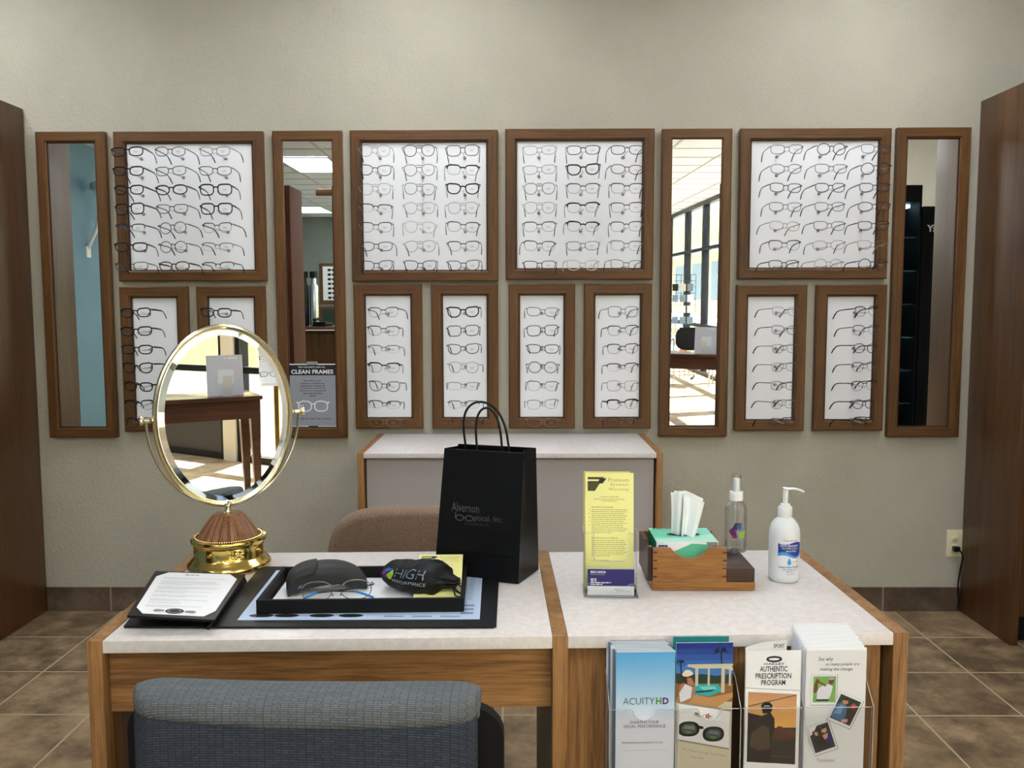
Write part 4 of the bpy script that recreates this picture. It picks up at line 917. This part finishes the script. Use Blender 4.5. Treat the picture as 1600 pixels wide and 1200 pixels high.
def art2(mb, w, h, M):
    k = .095/480.
    def Q(pts, m, z=.0003): mb.poly([((px-662)*k*w/.095, h-(py-130)*k) for px, py in pts], m, z, M)
    for i in range(5): mb.rect(0, h-.010*(i+1), w, h-.010*i, 'deep%d' % i, 0, M)
    mb.rect(0, 0, w, h-.05, 'cream_pic', 0, M); Q([(662, 340), (1145, 340), (1145, 480), (662, 480)], 'deep4')
    Q([(662, 390), (760, 400), (900, 400), (1000, 415), (1145, 400), (1145, 520), (662, 520)], 'dk_green', .0004)
    Q([(662, 480), (1145, 480), (1145, 640), (662, 640)], 'sand2', .0005)
    Q([(800, 520), (850, 485), (1020, 490), (1060, 540), (950, 590), (830, 575)], 'pool', .0006); Q([(860, 505), (990, 505), (1010, 530), (900, 540)], 'pool2', .0007); Q([(820, 545), (1000, 530), (960, 550), (840, 560)], 'dk_green', .0008)
    Q([(770, 590), (830, 575), (950, 600), (1145, 560), (1145, 600), (1010, 690), (662, 640), (680, 590)], 'sand', .0008)
    for a, b in ((825, 850), (930, 948), (1045, 1075), (1110, 1128)): Q([(a, 330), (b, 330), (b, 500 if a != 1045 else 560), (a, 500 if a != 1045 else 560)], 'beam', .0009)
    Q([(740, 325), (1130, 310), (1145, 370), (1050, 350), (830, 350)], 'cream_pic', .001); Q([(760, 312), (1145, 310), (1145, 325), (760, 335)], 'beam', .0012)
    # palm tops
    for cx, cy, s in ((1040, 200, 60), (700, 290, 36)):
        for a in range(7):
            an = a*PI/6*1.1-.2; ex, ey = cx+s*math.cos(an)*1.2, cy-s*math.sin(an)+s*.5; Q([(cx-4, cy+4), ((cx+ex)/2, (cy+ey)/2-s*.35), (ex, ey), ((cx+ex)/2+4, (cy+ey)/2-s*.12)], 'palm', .0011)
        Q([(cx-4, cy), (cx+5, cy), (cx+14, cy+130), (cx+4, cy+130)], 'palm', .0010)
    # person in a hat
    Q([(680, 640), (690, 500), (720, 470), (790, 500), (830, 520), (800, 620), (760, 645)], 'skin', .0013); Q([(690, 560), (740, 480), (800, 510), (790, 600), (700, 640)], 'shirt', .0014); Q([(715, 410), (780, 410), (800, 470), (770, 490), (725, 470)], 'hair', .0015)
    Q([(755, 430), (790, 425), (820, 480), (800, 500), (760, 480)], 'skin', .0016); Q([(710, 395), (740, 360), (775, 358), (800, 380), (805, 400), (760, 418), (720, 412)], 'hat', .0017)
    Q([(676, 640), (1120, 715), (1120, 1045), (676, 960)], 'poster_white', .0018); Q([(676, 628), (1130, 706), (1130, 722), (676, 645)], 'tan_text', .0019)
    Q([(676, 955), (1120, 1040), (1120, 1055), (676, 970)], 'tan_text', .0019); Q([(662, 968), (1120, 1053), (1120, 1390), (662, 1390)], 'cream_pic', .0018)
    Mt = M @ T(0, 0, .0022) @ Matrix.Rotation(-.17, 4, 'Z')
    mb.text('Maui Jim', .010, h-.128, .030, .010, 'ink', 0, Mt @ T(-.010, .004, 0), -.015, shear=.35)
    for a in range(5): mb.disc(.0535+.003*math.cos(a*1.26), h-.1205+.003*math.sin(a*1.26)-.004, .0022, .0012, 'red', .0022, M, 8, a*1.26)
    for cx, cy, s in ((775, 868, 1), (985, 915, 1)):
        P = [(cx+92*math.copysign(abs(math.cos(u))**.8, math.cos(u)), cy+66*math.copysign(abs(math.sin(u))**.85, math.sin(u))) for u in [2*PI*i/20 for i in range(20)]]; Q(P, 'poster_black', .0022)
        P = [(cx+66*math.copysign(abs(math.cos(u))**.8, math.cos(u)), cy+46*math.copysign(abs(math.sin(u))**.85, math.sin(u))) for u in [2*PI*i/20 for i in range(20)]]; Q(P, 'glass_pic', .0024)
        Q([(cx-50, cy-6), (cx+48, cy+8), (cx+44, cy-22), (cx-30, cy-34)], 'ink_grey', .0025); Q([(cx-40, cy+14), (cx+30, cy+22), (cx+8, cy+38), (cx-20, cy+32)], 'logo_dkgreen', .0025)
    Q([(850, 838), (900, 848), (900, 870), (850, 868)], 'poster_black', .0023)
    mb.text("The Wave's Design Team Here", .007, h-.198+.0, .074, .006, 'ink_grey', 0, Mt @ T(-.014, .014, 0), -.01); lines(mb, .020, h-.196, .040, 1, .01, .0022, 'ink_light', 0, Mt @ T(-.010, .004, 0), 5)
def art3(mb, w, h, M):
    k = w/465.
    def Q(pts, m, z=.0003): mb.poly([((px-125)*k, h-(py-180)*k) for px, py in pts], m, z, M)
    def X(px): return (px-125)*k
    def Y(py): return h-(py-180)*k
    z = .0004; mb.rect(0, 0, w, h, 'paper', 0, M)
    P = [(X(361)+.0115*math.cos(u), Y(252)+.0038*math.sin(u), 0) for u in [2*PI*i/32 for i in range(32)]]; mb.tube(P, (.0002, .0018), 'ink', 6, True, M @ T(0, 0, .0003), flat=(0, 0, 1))
    for s in (-1, 1): mb.disc(X(361)+s*.0108, Y(252), .0020, .0032, 'ink', z, M, 12)
    mb.text('OAKLEY', X(361), Y(302), .035, .0036, 'ink', z, M, .02, align='C')
    for s, y, ww in (('AUTHENTIC', 360, 232), ('PRESCRIPTION', 420, 302), ('PROGRAM', 478, 205)): mb.text(s, X(358), Y(y), ww*k, .0093, 'ink', z, M, .015, align='C')
    Q([(125, 497), (590, 527), (590, 530), (125, 500)], 'ink'); a = [1173+i for i in range(1)]
    for i in range(8): y0 = 533+i*40; Q([(148, y0), (560, y0+(26 if i == 0 else 0)), (560, y0+41), (148, y0+41)], 'dusk%d' % i, .0003)
    Q([(148, 850), (560, 850), (560, 1175), (148, 1145)], 'field', .00045); Q([(330, 850), (380, 860), (410, 835), (440, 840), (470, 870), (520, 860), (560, 880), (560, 960), (350, 960)], 'treeline', .0005)
    Q([(150, 715), (270, 745), (262, 800), (150, 800)], 'silh', .0006); Q([(150, 800), (262, 745), (340, 715), (375, 770), (378, 870), (350, 960), (350, 1160), (148, 1145)], 'silh', .0007)
    Q([(258, 650), (285, 625), (330, 625), (355, 650), (352, 700), (330, 722), (275, 722)], 'dark_pic', .0008); Q([(262, 655), (290, 625), (330, 625), (352, 660), (320, 668), (280, 668)], 'poster_black', .0009); Q([(275, 660), (290, 650), (335, 655), (330, 662)], 'ink_light', .001)
    Q([(270, 820), (330, 850), (345, 1030), (250, 1045), (170, 1010), (180, 900)], 'silh2', .0009); Q([(150, 655), (555, 562), (556, 567), (150, 660)], 'poster_black', .001)
    Q([(350, 1090), (550, 1100), (550, 1112), (350, 1104)], 'silh2', .001)
def art4(mb, w, h, M):
    k = w/510.
    def Q(pts, m, z=.0003): mb.poly([((px-645)*k, h-(py-205)*k) for px, py in pts], m, z, M)
    def X(px): return (px-645)*k
    def Y(py): return h-(py-205)*k
    z = .0004; mb.rect(0, 0, w, h, 'poster_white', 0, M)
    mb.text('See why', X(742), Y(305), 124*k, .0080, 'ink', z, M, .0, shear=.25); mb.text('so many people are', X(806), Y(345), 282*k, .0065, 'ink', z, M, .0, shear=.2); mb.text('making the change.', X(760), Y(388), 280*k, .0065, 'ink', z, M, .0, shear=.2)
    def card(c, wh, a, z0):
        cx, cy = c; 
        def R2(dx, dy): return (cx+dx*math.cos(a)-dy*math.sin(a), cy+dx*math.sin(a)+dy*math.cos(a))
        ww, hh_ = wh[0]/2, wh[1]/2
        Q([R2(-ww-2, -hh_-2), R2(ww+8, -hh_-2), R2(ww+8, hh_+8), R2(-ww-2, hh_+8)], 'ink_light', z0); Q([R2(-ww, -hh_), R2(ww, -hh_), R2(ww, hh_), R2(-ww, hh_)], 'poster_white', z0+.0001)
        return lambda pts, m, dz: Q([R2(x, y) for x, y in pts], m, z0+dz)
    c = card((800, 548), (216, 258), 0.0, .0004); c([(-92, -118), (100, -118), (100, 108), (-92, 108)], 'pic_green', .0002)
    c([(-60, 70), (-55, -10), (-10, -40), (40, -50), (75, -30), (60, 40), (40, 85), (-50, 90)], 'shirt', .0003); c([(-90, 20), (-80, -60), (-60, -100), (-40, -85), (-55, -50), (-50, 0), (-70, 25)], 'skin2', .0004); c([(-70, -95), (20, -40), (10, -30), (-70, -75)], 'skin2', .0005)
    c([(35, -75), (50, -105), (75, -105), (85, -80), (70, -50), (45, -50)], 'skin2', .0006); c([(30, -85), (50, -112), (80, -108), (85, -90)], 'ink_light', .0007); c([(-65, 80), (45, 80), (40, 95), (-60, 95)], 'poster_black', .0006)
    c = card((985, 725), (215, 262), .42, .0012); c([(-95, -115), (95, -115), (95, 110), (-95, 110)], 'dk_green', .0002); c([(-95, 100), (-90, -20), (-50, -60), (0, -30), (30, 60), (20, 105)], 'denim', .0003); c([(-80, 60), (-60, -30), (-30, -30), (-20, 50)], 'denim_lt', .0004)
    c([(-60, -60), (-50, -95), (-15, -95), (-5, -60), (-30, -40)], 'skin', .0005); c([(-65, -70), (-55, -105), (-15, -105), (-12, -85), (-50, -75)], 'hair', .0006); c([(25, -60), (40, -85), (70, -75), (70, -45), (45, -30)], 'red', .0005); c([(20, 20), (40, -30), (90, -20), (90, 90), (30, 100)], 'hair', .0004); c([(0, 90), (50, 60), (60, 90), (20, 108)], 'pinkish', .0006)
    c = card((790, 965), (200, 262), -.33, .0020); c([(-90, -118), (90, -118), (90, 110), (-90, 110)], 'dk_green', .0002); c([(-60, 100), (-70, 0), (0, -20), (60, 20), (60, 105)], 'dark_pic', .0003); c([(-70, -20), (-60, -80), (-15, -85), (0, -30), (-30, 10)], 'hair', .0004); c([(-50, -60), (-35, -75), (-18, -60), (-22, -35), (-42, -35)], 'pinkish', .0005)
    c([(15, -50), (20, -95), (60, -90), (60, -50), (40, -35)], 'pinkish', .0005); c([(15, -70), (30, -105), (65, -95), (62, -80)], 'hair', .0006); c([(20, 40), (40, -30), (85, -10), (85, 70)], 'purple_card', .0004); c([(10, -20), (60, -30), (50, 10), (20, 20)], 'pinkish', .0005); c([(-88, -117), (-10, -117), (-60, -60), (-88, -50)], 'poster_white', .0003)
    mb.text('Transitions', X(755), Y(1180), 150*k, .006, 'ink', z, M, -.01)
pm('maroon2', (96, 28, 90), .5)
brochure('brochure', 'blue and white brochures with a sky cover in the leftmost pocket of the front rack', .879, .0975, .737, 20, .006, art1, 'steelblue')
brochure('brochure', 'brochure with a pool photo and sunglasses, second pocket of the front rack', .978, .094, .752, 1, .001, art2, 'teal_card')
b3 = brochure('brochure', 'white brochure with a golfer against an orange sunset, third pocket of the front rack', 1.094, .0915, .737, 0, 0, art3)
mb = MB(); M = plane((0, -.034, 0), (1, .02, 0), (0, 0, 1)); mb.prism([(.0, .46), (.0, .741), (.03, .749), (.069, .752), (.069, .46)], -.0008, 0, 'poster_white', M); mb.text('SPORT', .047, .7395, .018, .0065, 'ink', .0003, M, .01); mb.build('inner_leaf', b3, 0, False)
brochure('brochure', 'white brochures with three small photos, rightmost pocket of the front rack', 1.194, .1005, .737, 24, .028, art4, 'white_ink')

# ------------------------------------------------------------------ chair in front of the left desk
t = thing('desk_chair', 'dark blue patterned fabric chair with black shell, back towards us at the left desk', 'chair', (-.306, 1.20, 0), math.radians(-2.4)); t.scale = (1.11, 1, .99)
def cushion(mat, w, z0, z1, y0, y1, sag, nm, par, r=.02, e=.35, seg=26):
    mb = MB(); n = 44
    vs = []
    for i in range(n):
        u = -1+2*i/(n-1); k = (1-abs(u)**14)**.5 if abs(u) < 1 else 0; k = max(k, .35)
        x = u*w/2
        for j in range(seg):
            a = 2*PI*j/seg; c, s_ = math.cos(a), math.sin(a)
            yy = math.copysign(abs(c)**e, c); zz = math.copysign(abs(s_)**e, s_)
            ym, zm = (y0+y1)/2, (z0+z1)/2
            y = ym+yy*(y1-y0)/2*k-.012*(1-u*u); z = zm+zz*((z1-z0)/2)*(1 if zz < 0 else 1)-(1-k)*.006*zz
            if zz < 0 and sag: z -= sag*(1-u*u)
            if zz > 0: z += .0015*math.sin(u*2.2)
            vs.append((x, y, z))
    fs = [(i*seg+j, i*seg+(j+1) % seg, (i+1)*seg+(j+1) % seg, (i+1)*seg+j) for i in range(n-1) for j in range(seg)]+[tuple(range(seg)), tuple((n-1)*seg+j for j in range(seg))[::-1]]
    mb.add(vs, fs, mat); return mb.build(nm, par, 60)
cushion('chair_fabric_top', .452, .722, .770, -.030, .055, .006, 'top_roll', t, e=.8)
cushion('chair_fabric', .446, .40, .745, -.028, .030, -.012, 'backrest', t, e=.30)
mb = MB()
mb.grid(lambda u, v: ((u-.5)*.512*(1-.0*v), .012+.03*(1-(2*u-1)**2)*.0, .40+.338*v-(.035*max(0, abs(2*u-1)-.9)*10)**1*(v > .85)*1.0), 24, 14, 'black')
sh = []
mb = MB(); w2, r_ = .256, .045; sx_ = .010; w2 = .246; out = [(-w2, .38)]+[(-w2+r_-r_*math.cos(a), .745-r_+r_*math.sin(a)) for a in [PI/2*i/6 for i in range(7)]]+[(w2-r_+r_*math.sin(a), .745-r_+r_*math.cos(a)) for a in [PI/2*i/6 for i in range(7)]]+[(w2, .38)]
mb.prism([(x+sx_, z) for x, z in out], -.022, 0, 'black_matte', plane((0, .0, 0), (1, 0, 0), (0, 0, 1)))
mb.build('shell', t, 30)
cushion('chair_fabric', .47, .43, .50, .03, .40, 0, 'seat', t, e=.5)
MB().box(-.235, .235, .03, .40, .41, .432, 'black', bev=.006).build('seat_shell', t)
for s in (-1, 1):
    for y in (.03, .37): MB().tube([(s*.225, y, .41), (s*.235, y-(.03 if y < .1 else -.03), .01)], .012, 'black', 10).build('leg', t)

# ------------------------------------------------------------------ chair behind the desk
t = thing('desk_chair', 'brown tweed swivel chair with rounded back, behind the left desk', 'chair', (-.285, 2.22, 0), .04)
mb = MB(); n, sg = 36, 24; vs = []
def bo_(u, v):  # rounded back, flattened ellipsoid box
    a = 2*PI*u; c, s_ = math.cos(a), math.sin(a)
    x = math.copysign(abs(c)**.62, c)*.212; z = .60+math.copysign(abs(s_)**.58, s_)*.197
    k = math.sin(PI*v)**.5; y = .035*-math.cos(PI*v); kk = .80+.20*k
    return (x*kk*(1 if 0 < v < 1 else 0), y-.03*(1-(x/.22)**2)+.0, .60+(z-.60)*kk*(1 if 0 < v < 1 else 0))
mb.grid(bo_, 48, 15, 'cushion_brown', None, True); mb.build('backrest', t, 80)
MB().box(-.22, .22, -.42, -.02, .42, .50, 'cushion_brown', bev=.03).build('seat', t)
MB().box(-.03, .03, .0, .06, .36, .60, 'black', bev=.008).build('back_post', t)
MB().lathe([(.028, .08), (.028, .25), (.02, .25), (.02, .42)], 'black', 16, T(0, -.2, 0)).build('column', t)
for k in range(5):
    a = 2*PI*k/5+.3; lg = MB(); lg.tube([(0, -.2, .11), (.26*math.cos(a), -.2+.26*math.sin(a), .07)], (.012, .02), 'black', 8, flat=(0, 0, 1)); l_ = lg.build('base_leg', t)
    MB().lathe([(.024, -.012), (.027, -.008), (.027, .008), (.024, .012)], 'black', 14, T(.26*math.cos(a), -.2+.26*math.sin(a), .028) @ RZ(a+.6) @ RY(PI/2)).build('caster', l_)

# ------------------------------------------------------------------ behind the camera, seen in the mirrors
ta = .50
t = thing('display_table', 'dark wooden display table behind the camera, reflected in the oval mirror', 'table', (2.1, -1.10, 0), ta)
quick('tabletop', t, -1.45, .0, -.42, .02, .725, .75, 'table_wood', bev=.003)
quick('apron', t, -1.42, -.03, -.03, -.008, .60, .725, 'table_wood'); quick('apron', t, -1.42, -.03, -.40, -.38, .60, .725, 'table_wood'); quick('apron', t, -.045, -.025, -.38, -.03, .60, .725, 'table_wood'); quick('apron', t, -1.43, -1.41, -.38, -.03, .60, .725, 'table_wood')
for x, dx in ((-.045, 1), (-1.40, -1)):
    for y in (-.04, -.36):
        mb = MB(); vs = [(x+sx*.034, y+sy*.034, .724) for sx, sy in ((-1, -1), (1, -1), (1, 1), (-1, 1))]+[(x+sx*.018+dx*.012, y+sy*.018, 0) for sx, sy in ((-1, -1), (1, -1), (1, 1), (-1, 1))]
        mb.add(vs, [(0, 1, 2, 3), (7, 6, 5, 4), (0, 4, 5, 1), (1, 5, 6, 2), (2, 6, 7, 3), (3, 7, 4, 0)], 'table_wood'); mb.build('leg', t, 0)
TMx = T(2.1, -1.10, 0) @ RZ(ta)
t = thing('tabletop_sign', 'pale grey tabletop sign with an easel back, on the dark wooden display table', 'sign'); t.matrix_basis = TMx @ T(-.21, -.10, .7505)
MB().box(-.115, .115, -.003, .003, 0, .265, 'sign_pale', RX(.10)).build('board', t, 0)
mb = MB(); M = RX(.10) @ plane((.115, .0035, 0), (-1, 0, 0), (0, 0, 1)); lines(mb, .03, .238, .16, 1, .02, .012, 'white_ink', .0003, M, 6); mb.rect(.06, .08, .16, .17, 'poster_white', .0003, M); mb.build('lettering', t, 0, False)
MB().box(-.028, .028, .003, .006, 0, .15, 'poster_white', T(0, .0, 0) @ RX(-.22) @ T(0, .04, 0)).build('easel', t, 0)
# white pedestal table on gold legs
t = thing('side_table', 'white topped display table on gold legs beside the dark table, in the oval mirror', 'table', (2.66, -1.42, 0), .78)
quick('top', t, -.20, .24, -.2, .2, .775, .80, 'white_plastic', bev=.004)
for x, y in ((-.10, .1), (-.02, -.05), (.10, .1)): MB().lathe([(.06, 0), (.06, .012), (.02, .02), (.02, .775)], 'brass', 16, T(x, y, 0)).build('leg', t)
t = thing('glasses_stand', 'white upright stand holding four pairs of glasses on the white topped table', 'display stand', (2.50, -1.46, .8005), .78)
quick('back_panel', t, -.075, .075, -.004, .0, 0, .33, 'panel_white'); quick('foot', t, -.08, .08, -.03, .05, 0, .006, 'panel_white')
for i in range(4):
    g = eyeglasses(['kr', 'kr', 'Kr', 'kb'][i], 'black eyeglasses, %s on the white upright stand' % ['lowest', 'third from the top', 'second from the top', 'topmost'][i], 2.50-.135*math.sin(.78), -1.46+.135*math.cos(.78), .86+[0, .11, .17, .24][i], 0, 0, .78+PI, 'eyeglasses on the white stand')
t = thing('glass_shelf', 'small teal glass shelf on a gold post beside the white stand', 'shelf', (2.72, -1.34, .8005), .78)
quick('shelf_plate', t, -.07, .10, -.08, .08, .145, .153, 'glass_shelf'); MB().lathe([(.05, 0), (.05, .006), (.012, .01), (.012, .145)], 'brass', 16).build('post', t)
# visitor chair by the windows
t = thing('visitor_chair', 'black visitor chair with chrome armrests by the storefront, seen in a tall mirror', 'chair', (2.72, -5.35, 0), .35)
quick('seat', t, -.26, .26, -.25, .25, .42, .48, 'black_matte', bev=.02)
P = [(.27*math.copysign(abs(math.cos(u))**.5, math.cos(u)), .66+.17*math.copysign(abs(math.sin(u))**.6, math.sin(u))) for u in [2*PI*i/36 for i in range(36)]]
MB().prism(P, -.03, .03, 'black_matte', T(0, -.25, 0) @ RX(.1) @ plane((0, 0, 0), (1, 0, 0), (0, 0, 1))).build('backrest', t)
for s in (-1, 1):
    MB().tube([(s*.29, .22, 0), (s*.29, .24, .62), (s*.29, .20, .66), (s*.29, -.20, .66), (s*.29, -.26, .62), (s*.29, -.28, 0)], .012, 'steel', 8).build('leg', t)
MB().tube([(-.29, .05, .43), (.29, .05, .43)], .010, 'steel', 8).build('stretcher', t)
t = thing('wire_rack', 'black wire grid rack of cards near the storefront, seen in a tall mirror', 'rack', (2.70, -6.4, 0), .3)
mb = MB()
for x in [-.3+.075*i for i in range(9)]: mb.tube([(x, 0, .0), (x, 0, 1.62)], .004, 'black', 5)
for z in [.1+.095*i for i in range(17)]: mb.tube([(-.3, 0, z), (.3, 0, z)], .004, 'black', 5)
mb.build('grid', t)
for s in (-1, 1): MB().box(s*.28-.015, s*.28+.015, -.2, .2, 0, .03, 'black').build('foot', t)
rr = random.Random(5)
mb = MB()
for i in range(5):
    for j in range(7): mb.box(-.28+i*.115, -.19+i*.115, .01, .02, .35+j*.17, .46+j*.17, rr.choice(['poster_white', 'steelblue', 'coral', 'poster_black', 'cream_pic']), RX(-.05))
c_ = mb.build('card_rack_stock', t, 0); c_['kind'] = 'stuff'
t = thing('neon_sign', 'round red neon sign hanging inside the storefront window', 'sign', (3.14, -5.15, 2.28))
mb = MB(); mb.tube([(0, .17*math.cos(a), .17*math.sin(a)) for a in [2*PI*i/32 for i in range(32)]], .008, 'neon', 8, True); mb.build('neon_tube', t)
MB().tube([(0, 0, .17), (0, 0, .54)], .002, 'black', 5).build('hanger', t)
# reception counter
t = thing('reception_counter', 'dark wooden reception counter behind the camera, seen in the notice mirror', 'counter', (-2.3, -3.75, 0))
quick('countertop', t, -.95, .75, -.30, .36, .90, .94, 'dark_wood_X', bev=.004); quick('edge_band', t, -.95, .75, .36, .372, .895, .91, 'laminate')
quick('front_panel', t, -.92, .72, .28, .30, 0, .90, 'dark_wood_Z'); quick('side_panel', t, .70, .72, -.28, .28, 0, .90, 'dark_wood_Z'); quick('side_panel', t, -.92, -.90, -.28, .28, 0, .90, 'dark_wood_Z')
CZ = .9405
for x, m, l in ((-2.52, 'black', 'tall black cylinder display on the reception counter'), (-2.40, 'steel', 'tall polished cylinder display on the reception counter')):
    t = thing('counter_display', l, 'display', (x, -3.72, CZ)); MB().lathe([(.04, 0), (.055, .01), (.055, .50), (.035, .53), (.03, .60)], m, 24).build('cylinder', t); MB().lathe([(.05, .60), (.05, .68), (0, .68)], 'black', 20).build('cap', t)
t = thing('sanitizer_bottle', 'small white pump bottle at the end of the reception counter, in the notice mirror', 'bottle', (-2.66, -3.60, CZ))
MB().lathe([(0, 0), (.035, 0), (.036, .10), (.03, .12), (.012, .13), (.012, .15)], 'milky', 24).build('bottle_body', t); MB().box(-.03, .03, -.0375, .037, .03, .08, 'label_blue').build('label', t, 0); MB().tube([(0, 0, .15), (0, 0, .175), (.035, 0, .178)], .005, 'white_plastic', 8).build('pump', t)
t = thing('telephone', 'black desk telephone on the reception counter', 'telephone', (-2.28, -3.62, CZ), .3)
MB().box(-.09, .09, -.1, .1, 0, .05, 'black', RX(.12), bev=.01).build('phone_base', t); MB().tube([(-.07, -.09, .08), (-.06, 0, .09), (-.07, .09, .08)], .018, 'black', 10).build('handset', t)
t = thing('sunglasses_board', 'wood framed board of sunglasses on the far wall, seen in the notice mirror', 'display board', (-3.36, YB, 1.52), PI)
quick('frame', t, -.24, .24, -.03, 0, -.38, .40, 'frame_wood_Z'); quick('panel', t, -.17, .17, -.034, -.03, -.32, .34, 'panel_white')
mb = MB()
for k in range(7):
    for s in (-1, 1): mb.disc(s*.042, .27-k*.09, .036, .026, 'poster_black', .036, plane((0, 0, 0), (1, 0, 0), (0, 0, 1)), 16)
    mb.box(-.01, .01, -.040, -.036, .275-k*.09, .283-k*.09, 'poster_black')
mb.build('sunglasses_pair', t, 0)['kind'] = 'stuff'
t = thing('picture', 'dark framed picture hanging under the sunglasses board on the far wall', 'picture', (-3.36, YB, .82), PI)
quick('frame', t, -.26, .26, -.03, 0, -.3, .26, 'frame_wood_X'); quick('image', t, -.2, .2, -.034, -.03, -.24, .2, 'dk_green')
# hanging wooden sign and examination lamp
t = thing('hanging_sign', 'brown rounded wooden sign hanging from the ceiling, seen in the notice mirror', 'sign', (-1.88, -2.66, 2.44))
quick('sign_board', t, -.25, .35, -.02, .02, 0, .075, 'frame_wood_X', bev=.015); MB().tube([(0, 0, .075), (0, 0, .42)], .003, 'steel', 6).build('hanger', t); MB().tube([(.05, 0, 0), (.05, 0, -.05), (.07, 0, -.07), (.09, 0, -.05)], .006, 'steel', 6).build('hook', t)
t = thing('wall_lamp', 'white curved wall lamp on the blue wall, reflected in the far left mirror', 'lamp', (XL, -.82, 2.24))
MB().tube([(0, 0, -.4), (.10, 0, -.2), (.16, 0, .0), (.12, 0, .14)], .018, 'white_plastic', 10).build('arm', t); MB().lathe([(0, 0), (.05, .0), (.08, .05), (.05, .09), (0, .1)], 'steel', 18, T(.10, 0, .14) @ RY(.6)).build('lamp_head', t); quick('wall_mount', t, 0, .02, -.04, .04, -.46, -.36, 'white_plastic')
# black eyewear tower with lettering
t = thing('eyewear_tower', 'black eyewear tower with white header lettering, seen in the far right mirror', 'display stand', (2.99, .98, 0))
quick('header_panel', t, -.10, .22, -.5, 0, 1.78, 2.02, 'black_matte'); quick('door_frame', t, -.10, -.04, -.03, 0, .1, 1.78, 'black_matte'); quick('cabinet_body', t, -.04, .22, -.5, -.04, .1, 1.78, 'black'); quick('plinth', t, -.10, .22, -.5, 0, 0, .1, 'black')
mb = MB(); M = plane((.18, .001, 1.80), (-1, 0, 0), (0, 0, 1)); mb.text('OAKLEY', .0, .04, .25, .05, 'white_ink', .0005, M, .04); mb.build('lettering', t, 0, False)
t = thing('glass_display_case', 'black open display case of lit glass shelves beside the eyewear tower', 'display case', (2.76, .98, 0))
quick('top_panel', t, -.16, .12, -.5, 0, 2.05, 2.17, 'black_matte'); quick('back_panel', t, -.16, .12, -.5, -.48, 0, 2.05, 'black_matte'); quick('side_panel', t, -.16, -.145, -.48, 0, .0, 2.05, 'black_matte'); quick('side_panel', t, .105, .12, -.48, 0, .0, 2.05, 'black_matte'); quick('plinth', t, -.145, .105, -.48, -.02, 0, .42, 'black')
quick('shelf_lamp', t, -.10, .08, -.20, -.10, 2.02, 2.045, 'shelf_light')
for k in range(6):
    quick('shelf', t, -.144, .104, -.47, -.03, .60+k*.24, .607+k*.24, 'glass_shelf')
    quick('shelf_lamp', t, -.12, .08, -.46, -.45, .592+k*.24, .60+k*.24, 'shelf_light')
for k in range(6):
    for s in range(2):
        eyeglasses(['ks', 'kr', 'gp', 'Kr'][(k+s) % 4].replace('ks', 'ko'), '%s pair of eyeglasses on shelf %s of the lit black display case' % (['front', 'rear'][s], ['one, the lowest', 'two from the floor', 'three from the floor', 'four from the floor', 'two from the top', 'one from the top'][k]), 2.74, .86-s*.22, .607+k*.24+.022, 0, 0, PI, 'eyeglasses in the lit display case')
# floor mat seen at the bottom of the oval mirror
t = tag(quick('floor_mat', None, 1.15, 1.75, -.55, -.20, 0, .008, 'black_matte', bev=.003), 'small dark floor mat in front of the display table', 'mat')
